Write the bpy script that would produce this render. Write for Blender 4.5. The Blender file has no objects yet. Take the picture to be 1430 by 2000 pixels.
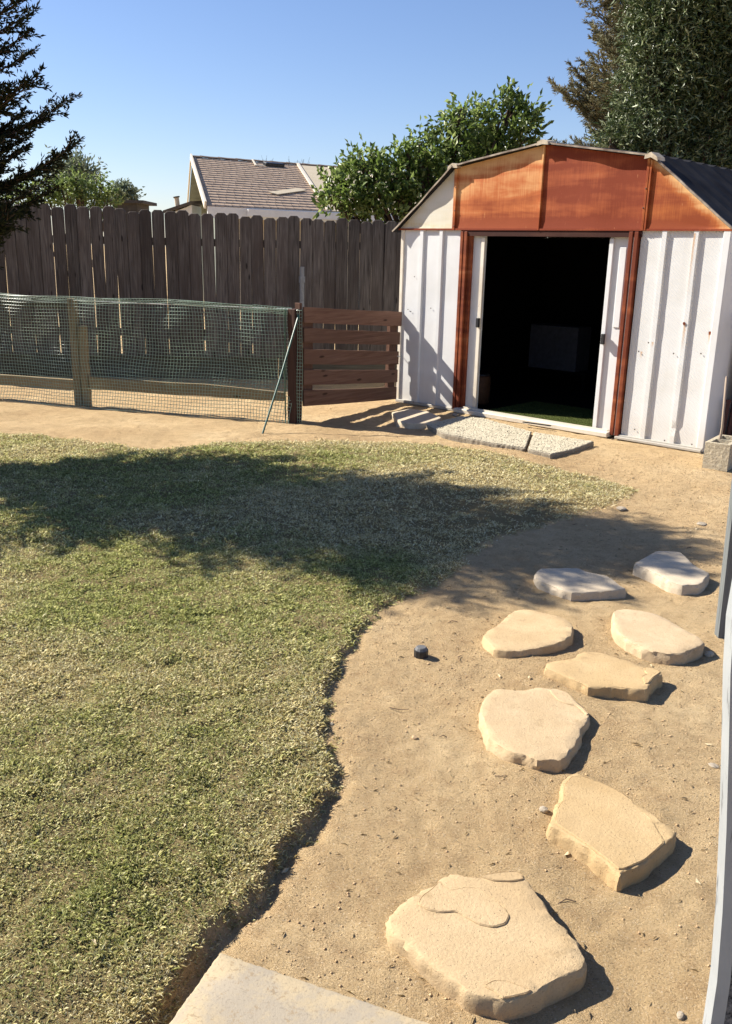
import bpy, bmesh, math, random
import numpy as np
from mathutils import Vector, Matrix, noise as mnoise
from mathutils.geometry import delaunay_2d_cdt

# ------------------------------------------------------------------ camera, sky, sun, exposure
SC = bpy.context.scene
COL = SC.collection
FPX, PITCH, ROLL, EYE = 1750.0, math.radians(16.3), math.radians(1.3), 1.55
_fwd = np.array([0, math.cos(PITCH), -math.sin(PITCH)])
_r0 = np.array([1.0, 0, 0]); _d0 = -np.cross(_r0, _fwd)
IX = math.cos(ROLL)*_r0 - math.sin(ROLL)*_d0
IY = math.sin(ROLL)*_r0 + math.cos(ROLL)*_d0
cam = bpy.data.cameras.new('camera'); cam_o = bpy.data.objects.new('camera', cam); COL.objects.link(cam_o)
cam.sensor_fit = 'VERTICAL'; cam.sensor_height = 36; cam.lens = FPX/2000*36
cam.clip_start = 0.05; cam.clip_end = 2000
_z = -_fwd
cam_o.matrix_world = Matrix(((IX[0], -IY[0], _z[0], 0), (IX[1], -IY[1], _z[1], 0), (IX[2], -IY[2], _z[2], EYE), (0, 0, 0, 1)))
SC.camera = cam_o
SUN_EL = math.radians(38.5)
SUN_DIR = Vector((-0.944*math.cos(SUN_EL), 0.331*math.cos(SUN_EL), math.sin(SUN_EL))).normalized()
world = bpy.data.worlds.new('World'); SC.world = world; world.use_nodes = True
wn = world.node_tree; wn.nodes.clear()
sky = wn.nodes.new('ShaderNodeTexSky'); sky.sky_type = 'NISHITA'; sky.sun_disc = False
sky.sun_elevation = SUN_EL; sky.sun_rotation = math.atan2(SUN_DIR.x, SUN_DIR.y)
sky.altitude = 100; sky.air_density = 1.0; sky.dust_density = 0.25; sky.ozone_density = 2.4
bg = wn.nodes.new('ShaderNodeBackground'); bg.inputs['Strength'].default_value = 0.065
wo = wn.nodes.new('ShaderNodeOutputWorld')
hs = wn.nodes.new('ShaderNodeHueSaturation'); hs.inputs['Saturation'].default_value = 1.05
wn.links.new(sky.outputs[0], hs.inputs['Color']); tn_ = wn.nodes.new('ShaderNodeMix'); tn_.data_type = 'RGBA'; tn_.blend_type = 'MULTIPLY'; tn_.inputs[0].default_value = 1.0
tn_.inputs[7].default_value = (.95, .93, 1.07, 1); wn.links.new(hs.outputs[0], tn_.inputs[6]); wn.links.new(tn_.outputs[2], bg.inputs[0]); wn.links.new(bg.outputs[0], wo.inputs[0])
sl = bpy.data.lights.new('sun', 'SUN'); sl.energy = 5.0; sl.angle = math.radians(0.5); sl.color = (1.0, 0.935, 0.82)
so = bpy.data.objects.new('sun', sl); COL.objects.link(so); so.rotation_euler = SUN_DIR.to_track_quat('Z', 'Y').to_euler()
so.location = (-8, 3, 8)
SC.view_settings.view_transform = 'Standard'; SC.view_settings.look = 'None'
SC.view_settings.gamma = 1.0; SC.view_settings.exposure = 1.1
try: SC.view_settings.use_curve_mapping = False
except Exception: pass

# ------------------------------------------------------------------ helpers
R = random.Random(7); NR = np.random.default_rng(11)
CAM = np.array([0, 0, EYE])
def ray(x, y):
    v = (x-715)*IX + (y-1000)*IY + FPX*_fwd
    return v/np.linalg.norm(v)
def G(x, y, z=0.0):                       # point of the photograph on the level z
    v = ray(x, y); return CAM + v*(z-EYE)/v[2]
def AT(x, y, Y):                          # point of the photograph at depth Y
    v = ray(x, y); return CAM + v*Y/v[1]
def PL(x, y, p, n):
    v = ray(x, y); return CAM + v*np.dot(np.array(p)-CAM, n)/np.dot(v, n)

def empty(name, loc=(0, 0, 0), rz=0, label=None, cat=None, group=None):
    o = bpy.data.objects.new(name, None); COL.objects.link(o); o.location = tuple(float(c) for c in loc); o.rotation_euler = (0, 0, rz)
    o.empty_display_size = 0.1
    return tag(o, label, cat, group)
def tag(o, label=None, cat=None, group=None, kind=None):
    if label: o['label'] = label
    if cat: o['category'] = cat
    if group: o['group'] = group
    if kind: o['kind'] = kind
    return o

class MB:
    def __init__(s): s.v = []; s.f = []
    def add(s, vs, fs):
        b = len(s.v); s.v += [tuple(float(c) for c in p) for p in vs]; s.f += [tuple(i+b for i in f) for f in fs]; return s
    def box(s, x0, x1, y0, y1, z0, z1):
        return s.add([(x0,y0,z0),(x1,y0,z0),(x1,y1,z0),(x0,y1,z0),(x0,y0,z1),(x1,y0,z1),(x1,y1,z1),(x0,y1,z1)],
                     [(0,3,2,1),(4,5,6,7),(0,1,5,4),(1,2,6,5),(2,3,7,6),(3,0,4,7)])
    def bar(s, a, b, w, h, up=(0, 0, 1)):
        a = Vector(a); b = Vector(b); d = (b-a).normalized(); x = d.cross(Vector(up)).normalized(); u = x.cross(d).normalized()
        vs = [p + x*(i*w/2) + u*(j*h/2) for p in (a, b) for i, j in ((-1,-1),(1,-1),(1,1),(-1,1))]
        return s.add(vs, [(0,1,2,3),(7,6,5,4),(0,4,5,1),(1,5,6,2),(2,6,7,3),(3,7,4,0)])
    def tube(s, pts, rad, n=8, cap=True):
        pts = [Vector(p) for p in pts]; rad = rad if hasattr(rad, '__len__') else [rad]*len(pts)
        vs = []; fs = []
        d0 = (pts[1]-pts[0]).normalized(); x = d0.orthogonal().normalized()
        for i, p in enumerate(pts):
            d = (pts[min(i+1, len(pts)-1)]-pts[max(i-1, 0)]).normalized()
            x = (x - d*x.dot(d)).normalized(); y = d.cross(x)
            for k in range(n):
                a = 2*math.pi*k/n; vs.append(p + (x*math.cos(a)+y*math.sin(a))*rad[i])
        for i in range(len(pts)-1):
            for k in range(n):
                k2 = (k+1) % n; fs.append((i*n+k, i*n+k2, (i+1)*n+k2, (i+1)*n+k))
        if cap: fs.append(tuple(range(n-1, -1, -1))); fs.append(tuple((len(pts)-1)*n+k for k in range(n)))
        return s.add(vs, fs)
    def build(s, name, mat, parent=None, smooth=False, bevel=0, world=False, kind=None, sharp=0):
        me = bpy.data.meshes.new(name)
        v = s.v
        if world and parent is not None:
            m = Matrix.Translation(parent.location) @ parent.rotation_euler.to_matrix().to_4x4(); m.invert()
            v = [tuple(m @ Vector(p)) for p in v]
        me.from_pydata(v, [], s.f); me.update()
        if smooth:
            for p in me.polygons: p.use_smooth = True
        if bevel:
            bm = bmesh.new(); bm.from_mesh(me)
            bmesh.ops.bevel(bm, geom=list(bm.edges), offset=bevel, segments=1, affect='EDGES', clamp_overlap=True)
            bm.to_mesh(me); bm.free()
        me.materials.append(mat)
        if sharp: me.set_sharp_from_angle(angle=math.radians(sharp))
        o = bpy.data.objects.new(name, me); COL.objects.link(o)
        if parent is not None: o.parent = parent
        if kind: o['kind'] = kind
        return o

def np_mesh(name, V, Fq, mat, parent=None, kind=None, smooth=False, attr=None, world=True):
    V = np.asarray(V, np.float32); Fq = np.asarray(Fq, np.int32); k = Fq.shape[1]
    if world and parent is not None:
        V = V - np.array(parent.location, np.float32)
    me = bpy.data.meshes.new(name)
    me.vertices.add(len(V)); me.vertices.foreach_set('co', V.ravel())
    me.loops.add(Fq.size); me.loops.foreach_set('vertex_index', Fq.ravel())
    me.polygons.add(len(Fq)); me.polygons.foreach_set('loop_start', np.arange(0, Fq.size, k, dtype=np.int32))
    me.polygons.foreach_set('loop_total', np.full(len(Fq), k, np.int32))
    if smooth: me.polygons.foreach_set('use_smooth', np.ones(len(Fq), bool))
    me.update(calc_edges=True)
    if attr:
        for an, av in attr.items():
            a = me.attributes.new(an, 'FLOAT', 'POINT'); a.data.foreach_set('value', np.asarray(av, np.float32))
    me.materials.append(mat)
    o = bpy.data.objects.new(name, me); COL.objects.link(o)
    if parent is not None: o.parent = parent
    if kind: o['kind'] = kind
    return o

def vnoise(x, y, f, seed=0):
    x = np.asarray(x)*f + seed*17.3; y = np.asarray(y)*f + seed*9.7
    xi = np.floor(x).astype(np.int64); yi = np.floor(y).astype(np.int64); fx = x-xi; fy = y-yi
    fx = fx*fx*(3-2*fx); fy = fy*fy*(3-2*fy)
    def h(a, b):
        n = (a*374761393 + b*668265263 + seed*974711) & 0x7fffffff
        n = (n ^ (n >> 13))*1274126177 & 0x7fffffff
        return ((n ^ (n >> 16)) & 0xffff)/65535.0
    return (h(xi, yi)*(1-fx)+h(xi+1, yi)*fx)*(1-fy) + (h(xi, yi+1)*(1-fx)+h(xi+1, yi+1)*fx)*fy

# ---- materials
class NM:
    def __init__(s, name, rough=0.8, spec=0.3, metal=0.0):
        s.m = bpy.data.materials.new(name); s.m.use_nodes = True; s.t = s.m.node_tree; s.n = s.t.nodes; s.l = s.t.links
        s.b = s.n['Principled BSDF']; s.b.inputs['Roughness'].default_value = rough
        s.b.inputs['Specular IOR Level'].default_value = spec; s.b.inputs['Metallic'].default_value = metal
        s.obj = None; s.hgt = None
    def coord(s, kind='Object', scale=(1, 1, 1)):
        if kind == 'World': o = s.n.new('ShaderNodeNewGeometry').outputs['Position']
        else: o = s.n.new('ShaderNodeTexCoord').outputs[kind]
        mp = s.n.new('ShaderNodeMapping'); mp.inputs['Scale'].default_value = scale
        s.l.new(o, mp.inputs[0]); return mp.outputs[0]
    def noise(s, co, scale=5, detail=4, rough=0.6, dist=0.0):
        n = s.n.new('ShaderNodeTexNoise'); n.inputs['Scale'].default_value = scale; n.inputs['Detail'].default_value = detail
        n.inputs['Roughness'].default_value = rough; n.inputs['Distortion'].default_value = dist
        s.l.new(co, n.inputs['Vector']); return n.outputs[0]
    def voro(s, co, scale=5, feat='F1'):
        n = s.n.new('ShaderNodeTexVoronoi'); n.feature = feat; n.inputs['Scale'].default_value = scale; s.l.new(co, n.inputs['Vector']); return n.outputs['Distance']
    def ramp(s, f, *stops):
        r = s.n.new('ShaderNodeValToRGB'); e = r.color_ramp.elements
        while len(e) < len(stops): e.new(0.5)
        for el, (p, c) in zip(e, stops):
            el.position = p; el.color = (c, c, c, 1) if not hasattr(c, '__len__') else (*c, 1)
        s.l.new(f, r.inputs[0]); return r.outputs[0]
    def mix(s, f, a, b, mode='MIX'):
        m = s.n.new('ShaderNodeMix'); m.data_type = 'RGBA'; m.blend_type = mode
        for i, v in ((0, f), (6, a), (7, b)):
            if hasattr(v, 'links'): s.l.new(v, m.inputs[i])
            elif i == 0: m.inputs[0].default_value = v
            else: m.inputs[i].default_value = (*v, 1) if hasattr(v, '__len__') else (v, v, v, 1)
        return m.outputs[2]
    def math(s, op, a, b=0.0, clamp=False):
        m = s.n.new('ShaderNodeMath'); m.operation = op; m.use_clamp = clamp
        for i, v in ((0, a), (1, b)):
            if hasattr(v, 'links'): s.l.new(v, m.inputs[i])
            else: m.inputs[i].default_value = v
        return m.outputs[0]
    def rand(s): return s.n.new('ShaderNodeObjectInfo').outputs['Random']
    def attr(s, name):
        a = s.n.new('ShaderNodeAttribute'); a.attribute_name = name; return a.outputs['Fac']
    def col(s, c): s.l.new(c, s.b.inputs['Base Color']) if hasattr(c, 'links') else s.b.inputs['Base Color'].__setattr__('default_value', (*c, 1)); return s
    def rough(s, r): s.l.new(r, s.b.inputs['Roughness']); return s
    def bump(s, h, dist=0.005, strength=1.0):
        b = s.n.new('ShaderNodeBump'); b.inputs['Distance'].default_value = dist; b.inputs['Strength'].default_value = strength
        s.l.new(h, b.inputs['Height'])
        if s.hgt: s.l.new(s.hgt, b.inputs['Normal'])
        s.hgt = b.outputs[0]; s.l.new(s.hgt, s.b.inputs['Normal']); return s
    def sss(s, tr):                        # light through thin leaves
        t = s.n.new('ShaderNodeBsdfTranslucent'); mx = s.n.new('ShaderNodeMixShader'); mx.inputs[0].default_value = tr
        lk = s.b.inputs['Base Color'].links
        if lk: s.l.new(lk[0].from_socket, t.inputs[0])
        s.l.new(s.b.outputs[0], mx.inputs[1]); s.l.new(t.outputs[0], mx.inputs[2]); s.l.new(mx.outputs[0], s.n['Material Output'].inputs[0]); return s

def speckle(name, c1, c2, c3, scale=6, fine=120, rough=0.85, b=0.002, spec=0.25):
    m = NM(name, rough, spec); co = m.coord('World')
    a = m.ramp(m.noise(co, scale, 6, .65), (0.3, c1), (0.7, c2))
    f = m.ramp(m.noise(co, fine, 3, .7), (0.36, 1.0), (0.46, 0.0))
    m.col(m.mix(m.math('MULTIPLY', f, .6), a, c3))
    m.bump(m.noise(co, fine*.6, 5, .7), b); m.bump(m.noise(co, scale*3, 4), b*2.5)
    return m.m
def wood(name, c1, c2, c3, axis=2, fine=60, rough=0.85, var=0.5, knots=True):
    m = NM(name, rough, 0.2)
    sc = [fine, fine, fine]; sc[axis] = fine*0.045
    rnd = m.rand()
    tc = m.n.new('ShaderNodeTexCoord'); ad = m.n.new('ShaderNodeVectorMath'); ad.operation = 'ADD'
    cb = m.n.new('ShaderNodeCombineXYZ'); sh = m.math('MULTIPLY', rnd, 37.0)
    for i in range(3): m.l.new(sh, cb.inputs[i])
    m.l.new(tc.outputs['Object'], ad.inputs[0]); m.l.new(cb.outputs[0], ad.inputs[1])
    mp = m.n.new('ShaderNodeMapping'); mp.inputs['Scale'].default_value = sc; m.l.new(ad.outputs[0], mp.inputs[0])
    g = m.noise(mp.outputs[0], 1.0, 5, .6, 0.6)
    mp2 = m.n.new('ShaderNodeMapping'); s2 = [5, 5, 5]; s2[axis] = 1.2; mp2.inputs['Scale'].default_value = s2; m.l.new(ad.outputs[0], mp2.inputs[0])
    big = m.noise(mp2.outputs[0], 1.0, 3, .6)
    c = m.ramp(g, (0.3, c1), (0.7, c2))
    c = m.mix(m.ramp(big, (0.42, 0.0), (0.68, 1.0)), c, c3)
    dk = m.math('ADD', m.math('MULTIPLY', rnd, var), 1-var*.5)
    c = m.mix(1.0, c, m.ramp(m.math('MULTIPLY', dk, .5), (0, 0.0), (1, 2.0)) if False else c, 'MIX')
    hsv = m.n.new('ShaderNodeHueSaturation'); m.l.new(c, hsv.inputs['Color']); m.l.new(dk, hsv.inputs['Value'])
    c = hsv.outputs[0]
    if knots:
        mp3 = m.n.new('ShaderNodeMapping'); s3 = [9, 9, 9]; s3[axis] = 2.6; mp3.inputs['Scale'].default_value = s3; m.l.new(ad.outputs[0], mp3.inputs[0])
        k = m.ramp(m.voro(mp3.outputs[0], 1.0), (0.07, 1.0), (0.13, 0.0)); c = m.mix(m.math('MULTIPLY', k, .8), c, tuple(x*.25 for x in c1))
    m.col(c); m.bump(g, 0.003, 0.9); return m.m

M = {}
# soil
m = NM('soil', 0.95, 0.12); co = m.coord('World')
n1 = m.noise(co, 1.1, 5, .6); n2 = m.noise(co, 14, 6, .7); n3 = m.noise(co, 160, 4, .75)
c = m.ramp(n1, (0.30, (.53, .365, .19)), (0.52, (.64, .46, .25)), (0.7, (.72, .54, .31)))
c = m.mix(m.ramp(n2, (0.33, 0.45), (0.55, 0.0)), c, (.36, .22, .11))
c = m.mix(m.ramp(n3, (0.33, 0.75), (0.44, 0.0)), c, (.17, .11, .055))
c = m.mix(m.ramp(m.noise(co, 230, 2, .6), (0.58, 0.0), (0.70, 0.7)), c, (.80, .66, .46))
lw = m.attr('lawn'); c = m.mix(m.math('MULTIPLY', lw, .8), c, (.22, .175, .08))
m.col(c)
m.bump(m.noise(co, 9, 5, .7), .02, .8); m.bump(n2, .014, .8); m.bump(m.noise(co, 55, 6, .8), .016, 1.0); m.bump(n3, .011, 1.0); M['soil'] = m.m
M['crumb'] = speckle('soil_crumb', (.42, .28, .15), (.6, .43, .25), (.16, .1, .06), 20, 200)
M['chaff'] = speckle('dry_chaff', (.5, .4, .24), (.62, .52, .34), (.35, .25, .14), 20, 200)
M['pebble'] = speckle('pebble', (.28, .23, .17), (.36, .31, .24), (.35, .3, .25), 15, 150)
# grass
m = NM('grass', 0.6, 0.3); co = m.coord('World'); t = m.attr('tint')
big = m.noise(co, 1.3, 4, .6); mid = m.noise(co, 7, 4, .65)
green = m.ramp(t, (0.0, (.16, .175, .045)), (0.5, (.47, .49, .165)), (1.0, (.76, .75, .36)))
straw = m.ramp(t, (0.0, (.40, .31, .14)), (0.5, (.80, .70, .38)), (1.0, (.94, .88, .63)))
f = m.math('ADD', m.math('ADD', m.math('MULTIPLY', big, 1.1), m.math('MULTIPLY', mid, .9)), m.attr('dry'))
f = m.ramp(m.math('MULTIPLY', f, .5), (0.40, 0.0), (0.74, 1.0))
m.col(m.mix(f, green, straw)); m.sss(.38); M['grass'] = m.m
# stone, concrete
def stone_mat(name, a, b, c, sc=5, val=1.0, sat=1.0):
    m = NM(name, .85, .2); co = m.coord('World')
    k = m.ramp(m.noise(co, sc, 6, .62, .4), (0.3, a), (0.68, b))
    k = m.mix(m.ramp(m.noise(co, 2.3, 4), (0.45, 0.0), (0.7, .5)), k, c)
    sp = m.ramp(m.voro(co, 95), (0.1, 1.0), (0.2, 0.0)); msk = m.ramp(m.noise(co, 16, 2), (0.52, 0.0), (0.6, 1.0))
    k = m.mix(m.math('MULTIPLY', m.math('MULTIPLY', sp, msk), .75), k, (.16, .11, .07))
    k = m.mix(m.ramp(m.noise(co, 150, 3, .7), (.34, .35), (.46, 0.0)), k, tuple(x*.62 for x in a))
    hs_ = m.n.new('ShaderNodeHueSaturation'); m.l.new(k, hs_.inputs['Color']); hs_.inputs['Value'].default_value = val; hs_.inputs['Saturation'].default_value = sat; k = hs_.outputs[0]
    k = m.mix(m.ramp(m.noise(co, 14, 6, .75), (.30, .55), (.42, 0.0)), k, tuple(x*.55 for x in c))
    m.col(k); m.bump(m.noise(co, 11, 6, .6), .008, .5); m.bump(m.noise(co, 130, 5, .75), .0024, 1.0)
    m.bump(m.ramp(m.voro(co, 95), (0.08, 0.0), (0.2, 1.0)), .0012, .7)
    return m.m
M['stone'] = stone_mat('flagstone', (.46, .33, .185), (.56, .42, .25), (.50, .35, .18))
for q_, (va_, sa_) in enumerate(((.92, 1.0), (.88, 1.08), (.94, .95), (.90, 1.08), (.96, .9), (.94, 1.02))): M['stone%d' % q_] = stone_mat('flagstone_tan', (.46, .33, .185), (.56, .42, .25), (.50, .35, .18), 4+q_, va_, sa_)
M['stone_grey'] = stone_mat('flagstone_grey', (.46, .38, .28), (.56, .47, .35), (.48, .38, .26))
m = NM('patio_concrete', .85, .2); co = m.coord('World')
k = m.ramp(m.noise(co, 4, 6, .6), (0.3, (.36, .29, .19)), (0.7, (.45, .36, .23)))
k = m.mix(m.ramp(m.noise(co, 6.5, 7, .72), (0.46, 0.0), (0.58, .8)), k, (.31, .27, .215))
k = m.mix(m.ramp(m.noise(co, 45, 5, .85), (0.38, .75), (0.43, 0.0)), k, (.27, .2, .12))
k = m.mix(m.ramp(m.noise(co, 140, 3, .8), (0.36, .5), (0.44, 0.0)), k, (.2, .17, .13))
m.col(k); m.bump(m.noise(co, 150, 4, .7), .001); M['patio'] = m.m
M['block'] = speckle('cinder_block', (.38, .33, .24), (.5, .43, .31), (.16, .13, .10), 8, 90, .95, .004)
M['gravel'] = speckle('pale_aggregate', (.44, .39, .28), (.60, .54, .41), (.3, .25, .18), 40, 90, .8, .001)
M['binder'] = speckle('paver_binder', (.2, .17, .13), (.3, .26, .2), (.1, .08, .06), 20, 120)
# woods
M['picket'] = wood('weathered_fence_wood', (.036, .030, .028), (.165, .145, .13), (.072, .058, .051), 2, 70, .9, .6)
M['kick'] = wood('weathered_kickboard', (.05, .046, .035), (.12, .11, .085), (.08, .07, .055), 0, 60, .9, .4)
M['gatewood'] = wood('reddish_gate_wood', (.115, .06, .04), (.23, .135, .095), (.16, .09, .062), 0, 50, .85, .35)
M['gatestile'] = wood('reddish_gate_stile_wood', (.08, .042, .028), (.15, .085, .06), (.12, .065, .045), 2, 50, .85, .3)
M['postwood'] = wood('dark_post_wood', (.035, .018, .014), (.085, .045, .032), (.06, .03, .022), 2, 50, .8, .2)
M['framewood'] = wood('frame_wood', (.20, .15, .085), (.33, .26, .16), (.24, .19, .11), 0, 45, .85, .3)
M['framepost'] = wood('frame_post_wood', (.17, .135, .08), (.28, .23, .145), (.2, .16, .1), 2, 45, .85, .3)
M['greypost'] = wood('weathered_grey_post', (.09, .1, .1), (.2, .21, .21), (.13, .14, .14), 2, 70, .85, .1, False)
M['stick'] = wood('bare_stick_wood', (.25, .19, .14), (.4, .32, .25), (.3, .23, .18), 2, 50, .8, .1, False)
# painted metals
def painted(name, base, dirt, rust_amt=.0, rough=.45, emboss=False, spec=.4):
    m = NM(name, rough, spec); co = m.coord('Object')
    k = m.mix(m.ramp(m.noise(co, 2.2, 6, .65), (0.45, 0.0), (0.75, .55)), base, dirt)
    st = m.noise(m.coord('Object', (26, 26, 1.2)), 1, 4, .6)
    k = m.mix(m.ramp(st, (0.55, 0.0), (0.75, .22)), k, dirt)
    sx = m.n.new('ShaderNodeSeparateXYZ'); m.l.new(m.coord('Object'), sx.inputs[0])
    lowz = m.math('SUBTRACT', .5, m.math('ADD', sx.outputs[2], m.math('MULTIPLY', m.noise(co, 5, 3), .35)), True)
    k = m.mix(m.math('MULTIPLY', lowz, 1.1, True), k, (.47, .39, .29))
    if rust_amt:
        r = m.ramp(m.noise(co, 7, 6, .75), (0.70-rust_amt, 0.0), (0.76-rust_amt, 1.0))
        k = m.mix(r, k, (.2, .065, .02))
    if emboss:
        for (uu_, zz_, ln_) in ((3.062, 1.03, .22), (3.268, .97, .10), (3.055, 1.74, .5), (2.70, .77, .06), (2.80, .86, .05)):
            dx_ = m.math('ABSOLUTE', m.math('SUBTRACT', m.math('ADD', sx.outputs[0], m.math('MULTIPLY', m.math('SUBTRACT', m.noise(co, 30, 2), .5), .012)), uu_))
            a_ = m.ramp(dx_, (0.004, 1.0), (0.013, 0.0)); dz_ = m.math('SUBTRACT', zz_, sx.outputs[2])
            b_ = m.ramp(m.math('DIVIDE', dz_, ln_), (0.0, 0.0), (0.02, 1.0), (1.0, 0.0))
            k = m.mix(m.math('MULTIPLY', m.math('MULTIPLY', a_, b_), .75), k, (.5, .27, .10))
    m.col(k)
    if emboss:
        w = m.n.new('ShaderNodeTexWave'); w.wave_type = 'BANDS'; w.bands_direction = 'DIAGONAL'; w.inputs['Scale'].default_value = 22
        w.inputs['Distortion'].default_value = .6; m.l.new(m.coord('Object', (1.0, 0, 1.0)), w.inputs[0]); m.bump(w.outputs[1], .0022, .8)
    m.bump(m.noise(co, 3.0, 3, .5), .02, .15)
    return m.m
M['white'] = painted('white_painted_steel', (.665, .67, .675), (.55, .54, .51))
M['white_emb'] = painted('white_embossed_steel', (.65, .65, .645), (.54, .52, .48), emboss=True)
M['trim'] = painted('cream_trim_steel', (.74, .68, .58), (.42, .33, .22), .08)
M['sill'] = painted('sill_steel', (.72, .67, .57), (.4, .34, .26), .04)
M['rail'] = painted('galvanised_track', (.36, .36, .34), (.28, .26, .22), .04)
def rust(name, hi, orange, dark, bias, upz, rake=False):
    # rust spread over a cream painted gable: more where the paint has gone
    m = NM(name, .5, .22); co = m.coord('Object')
    sx = m.n.new('ShaderNodeSeparateXYZ'); m.l.new(co, sx.inputs[0])
    hb = m.noise(m.coord('Object', (1.1, 1, 7.0)), 1, 4, .55, .5)
    vs = m.noise(m.coord('Object', (95, 95, 3.0)), 1, 4, .65)
    bl = m.noise(co, 2.3, 4, .6)
    zz = m.math('MULTIPLY', m.math('SUBTRACT', sx.outputs[2], 1.98), -upz)
    f = m.math('ADD', m.math('ADD', m.math('MULTIPLY', hb, 1.1), m.math('MULTIPLY', vs, .35)), m.math('ADD', m.math('MULTIPLY', bl, .8), m.math('ADD', zz, bias)))
    f = m.math('SUBTRACT', m.math('MULTIPLY', f, .8), .30)
    if rake:                               # paint survives in a band along the sloping edge
        ed_ = m.math('SUBTRACT', m.math('SUBTRACT', 2.328+.771*2.64, m.math('MULTIPLY', sx.outputs[0], .771)), sx.outputs[2])
        ed_ = m.math('ADD', ed_, m.math('MULTIPLY', m.math('SUBTRACT', m.noise(co, 9, 4), .5), .10))
        f = m.math('SUBTRACT', f, m.ramp(ed_, (0.0, .42), (0.05, .26), (0.14, 0.0)))
    k = m.ramp(f, (0.3, hi), (0.44, tuple(h*.45+o*.55 for h, o in zip(hi, orange))), (0.56, orange), (0.75, dark))
    sc = m.ramp(m.noise(m.coord('Object', (40, 40, 7)), 1, 3, .7), (0.70, 0.0), (0.74, .5))
    k = m.mix(sc, k, tuple(min(1, h*1.0) for h in hi))
    m.col(k); m.bump(m.noise(m.coord('Object', (140, 140, 8)), 1, 3), .0008, .8); m.bump(m.noise(co, 2.5, 3), .02, .3)
    m.rough(m.ramp(f, (0.3, .5), (0.8, .7)))
    return m.m
M['rust_a'] = rust('rusted_gable_left', (.70, .40, .17), (.46, .135, .04), (.26, .055, .016), .05, 1.0)
M['rust_b'] = rust('rusted_gable_middle', (.52, .22, .10), (.34, .085, .028), (.20, .036, .012), .17, .2)
M['rust_c'] = rust('rusted_gable_right', (.72, .44, .20), (.40, .115, .030), (.24, .05, .014), .16, .35, True)
M['cream'] = rust('stained_cream_gable', (.68, .65, .56), (.63, .58, .45), (.58, .44, .22), -.14, .3)
M['jamb'] = rust('rusted_door_jamb', (.55, .3, .15), (.26, .07, .025), (.14, .03, .012), .12, 0.0)
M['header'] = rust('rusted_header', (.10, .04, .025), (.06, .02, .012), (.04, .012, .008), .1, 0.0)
m = NM('black_roof_steel', .75, .12); co = m.coord('Object'); m.col(m.ramp(m.noise(co, 4, 4), (.35, (.012, .012, .015)), (.7, (.03, .03, .034)))); M['roof'] = m.m
m = NM('roof_edge', .5, .4); co = m.coord('Object'); m.col(m.ramp(m.noise(co, 9, 5), (.38, (.12, .08, .055)), (.62, (.34, .28, .21)))); M['edge'] = m.m
m = NM('interior_shade', .9, .1); co = m.coord('Object'); m.col(m.ramp(m.noise(co, 4, 4), (.35, (.003, .003, .003)), (.7, (.0045, .004, .004)))); M['inner'] = m.m  # shade inside the shed, put into a near-black colour
m = NM('tan_ridge_cap', .5, .3); co = m.coord('Object'); m.col(m.ramp(m.noise(co, 12, 5), (.35, (.40, .32, .22)), (.62, (.60, .52, .40)))); M['edge2'] = m.m
def plain(name, c, rough=.5, spec=.4, var=.25, sc=20):
    m = NM(name, rough, spec); co = m.coord('Object')
    m.col(m.ramp(m.noise(co, sc, 4), (.3, tuple(x*(1-var) for x in c)), (.7, tuple(x*(1+var) for x in c)))); m.bump(m.noise(co, sc*4, 3), .0006, .6); return m.m
M['black'] = plain('black_plastic', (.025, .025, .027), .4)
M['capgrey'] = plain('dusty_plastic_top', (.12, .12, .12), .6)
M['turf'] = plain('artificial_turf', (.06, .075, .02), .95, .1, .5, 160)
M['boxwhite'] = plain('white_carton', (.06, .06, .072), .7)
M['drum'] = plain('brown_drum', (.07, .03, .012), .7)
M['net'] = plain('green_plastic_net', (.20, .30, .23), .3, .8)
M['stake'] = plain('green_stake', (.02, .09, .06), .3, .6)
M['wire'] = plain('pale_wire', (.5, .52, .5), .3, .6)
M['pvc'] = plain('grey_pipe', (.2, .21, .22), .5)
M['felt2'] = plain('dark_sheet', (.035, .036, .04), .7)
M['maroon'] = plain('dark_red_panel', (.05, .012, .012), .6)
M['screw'] = plain('screw_head', (.05, .035, .03), .5)
M['greypaint'] = NM('grey_painted_board', .6, .3).m
m = NM('grey_painted_board_b', .6, .3); co = m.coord('World'); st = m.noise(m.coord('World', (60, 60, 2.5)), 1, 5, .7)
k = m.ramp(m.noise(co, 5, 5), (.3, (.27, .285, .29)), (.7, (.34, .355, .36))); k = m.mix(m.ramp(st, (.57, 0.0), (.63, .85)), k, (.1, .1, .1)); m.col(k); m.bump(st, .0015); M['greypaint'] = m.m
m = NM('rough_dark_felt', .95, .1); co = m.coord('World'); m.col(m.ramp(m.noise(co, 60, 5, .8), (.4, (.03, .03, .032)), (.62, (.2, .2, .2)))); m.bump(m.noise(co, 80, 4), .004); M['felt'] = m.m
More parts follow.
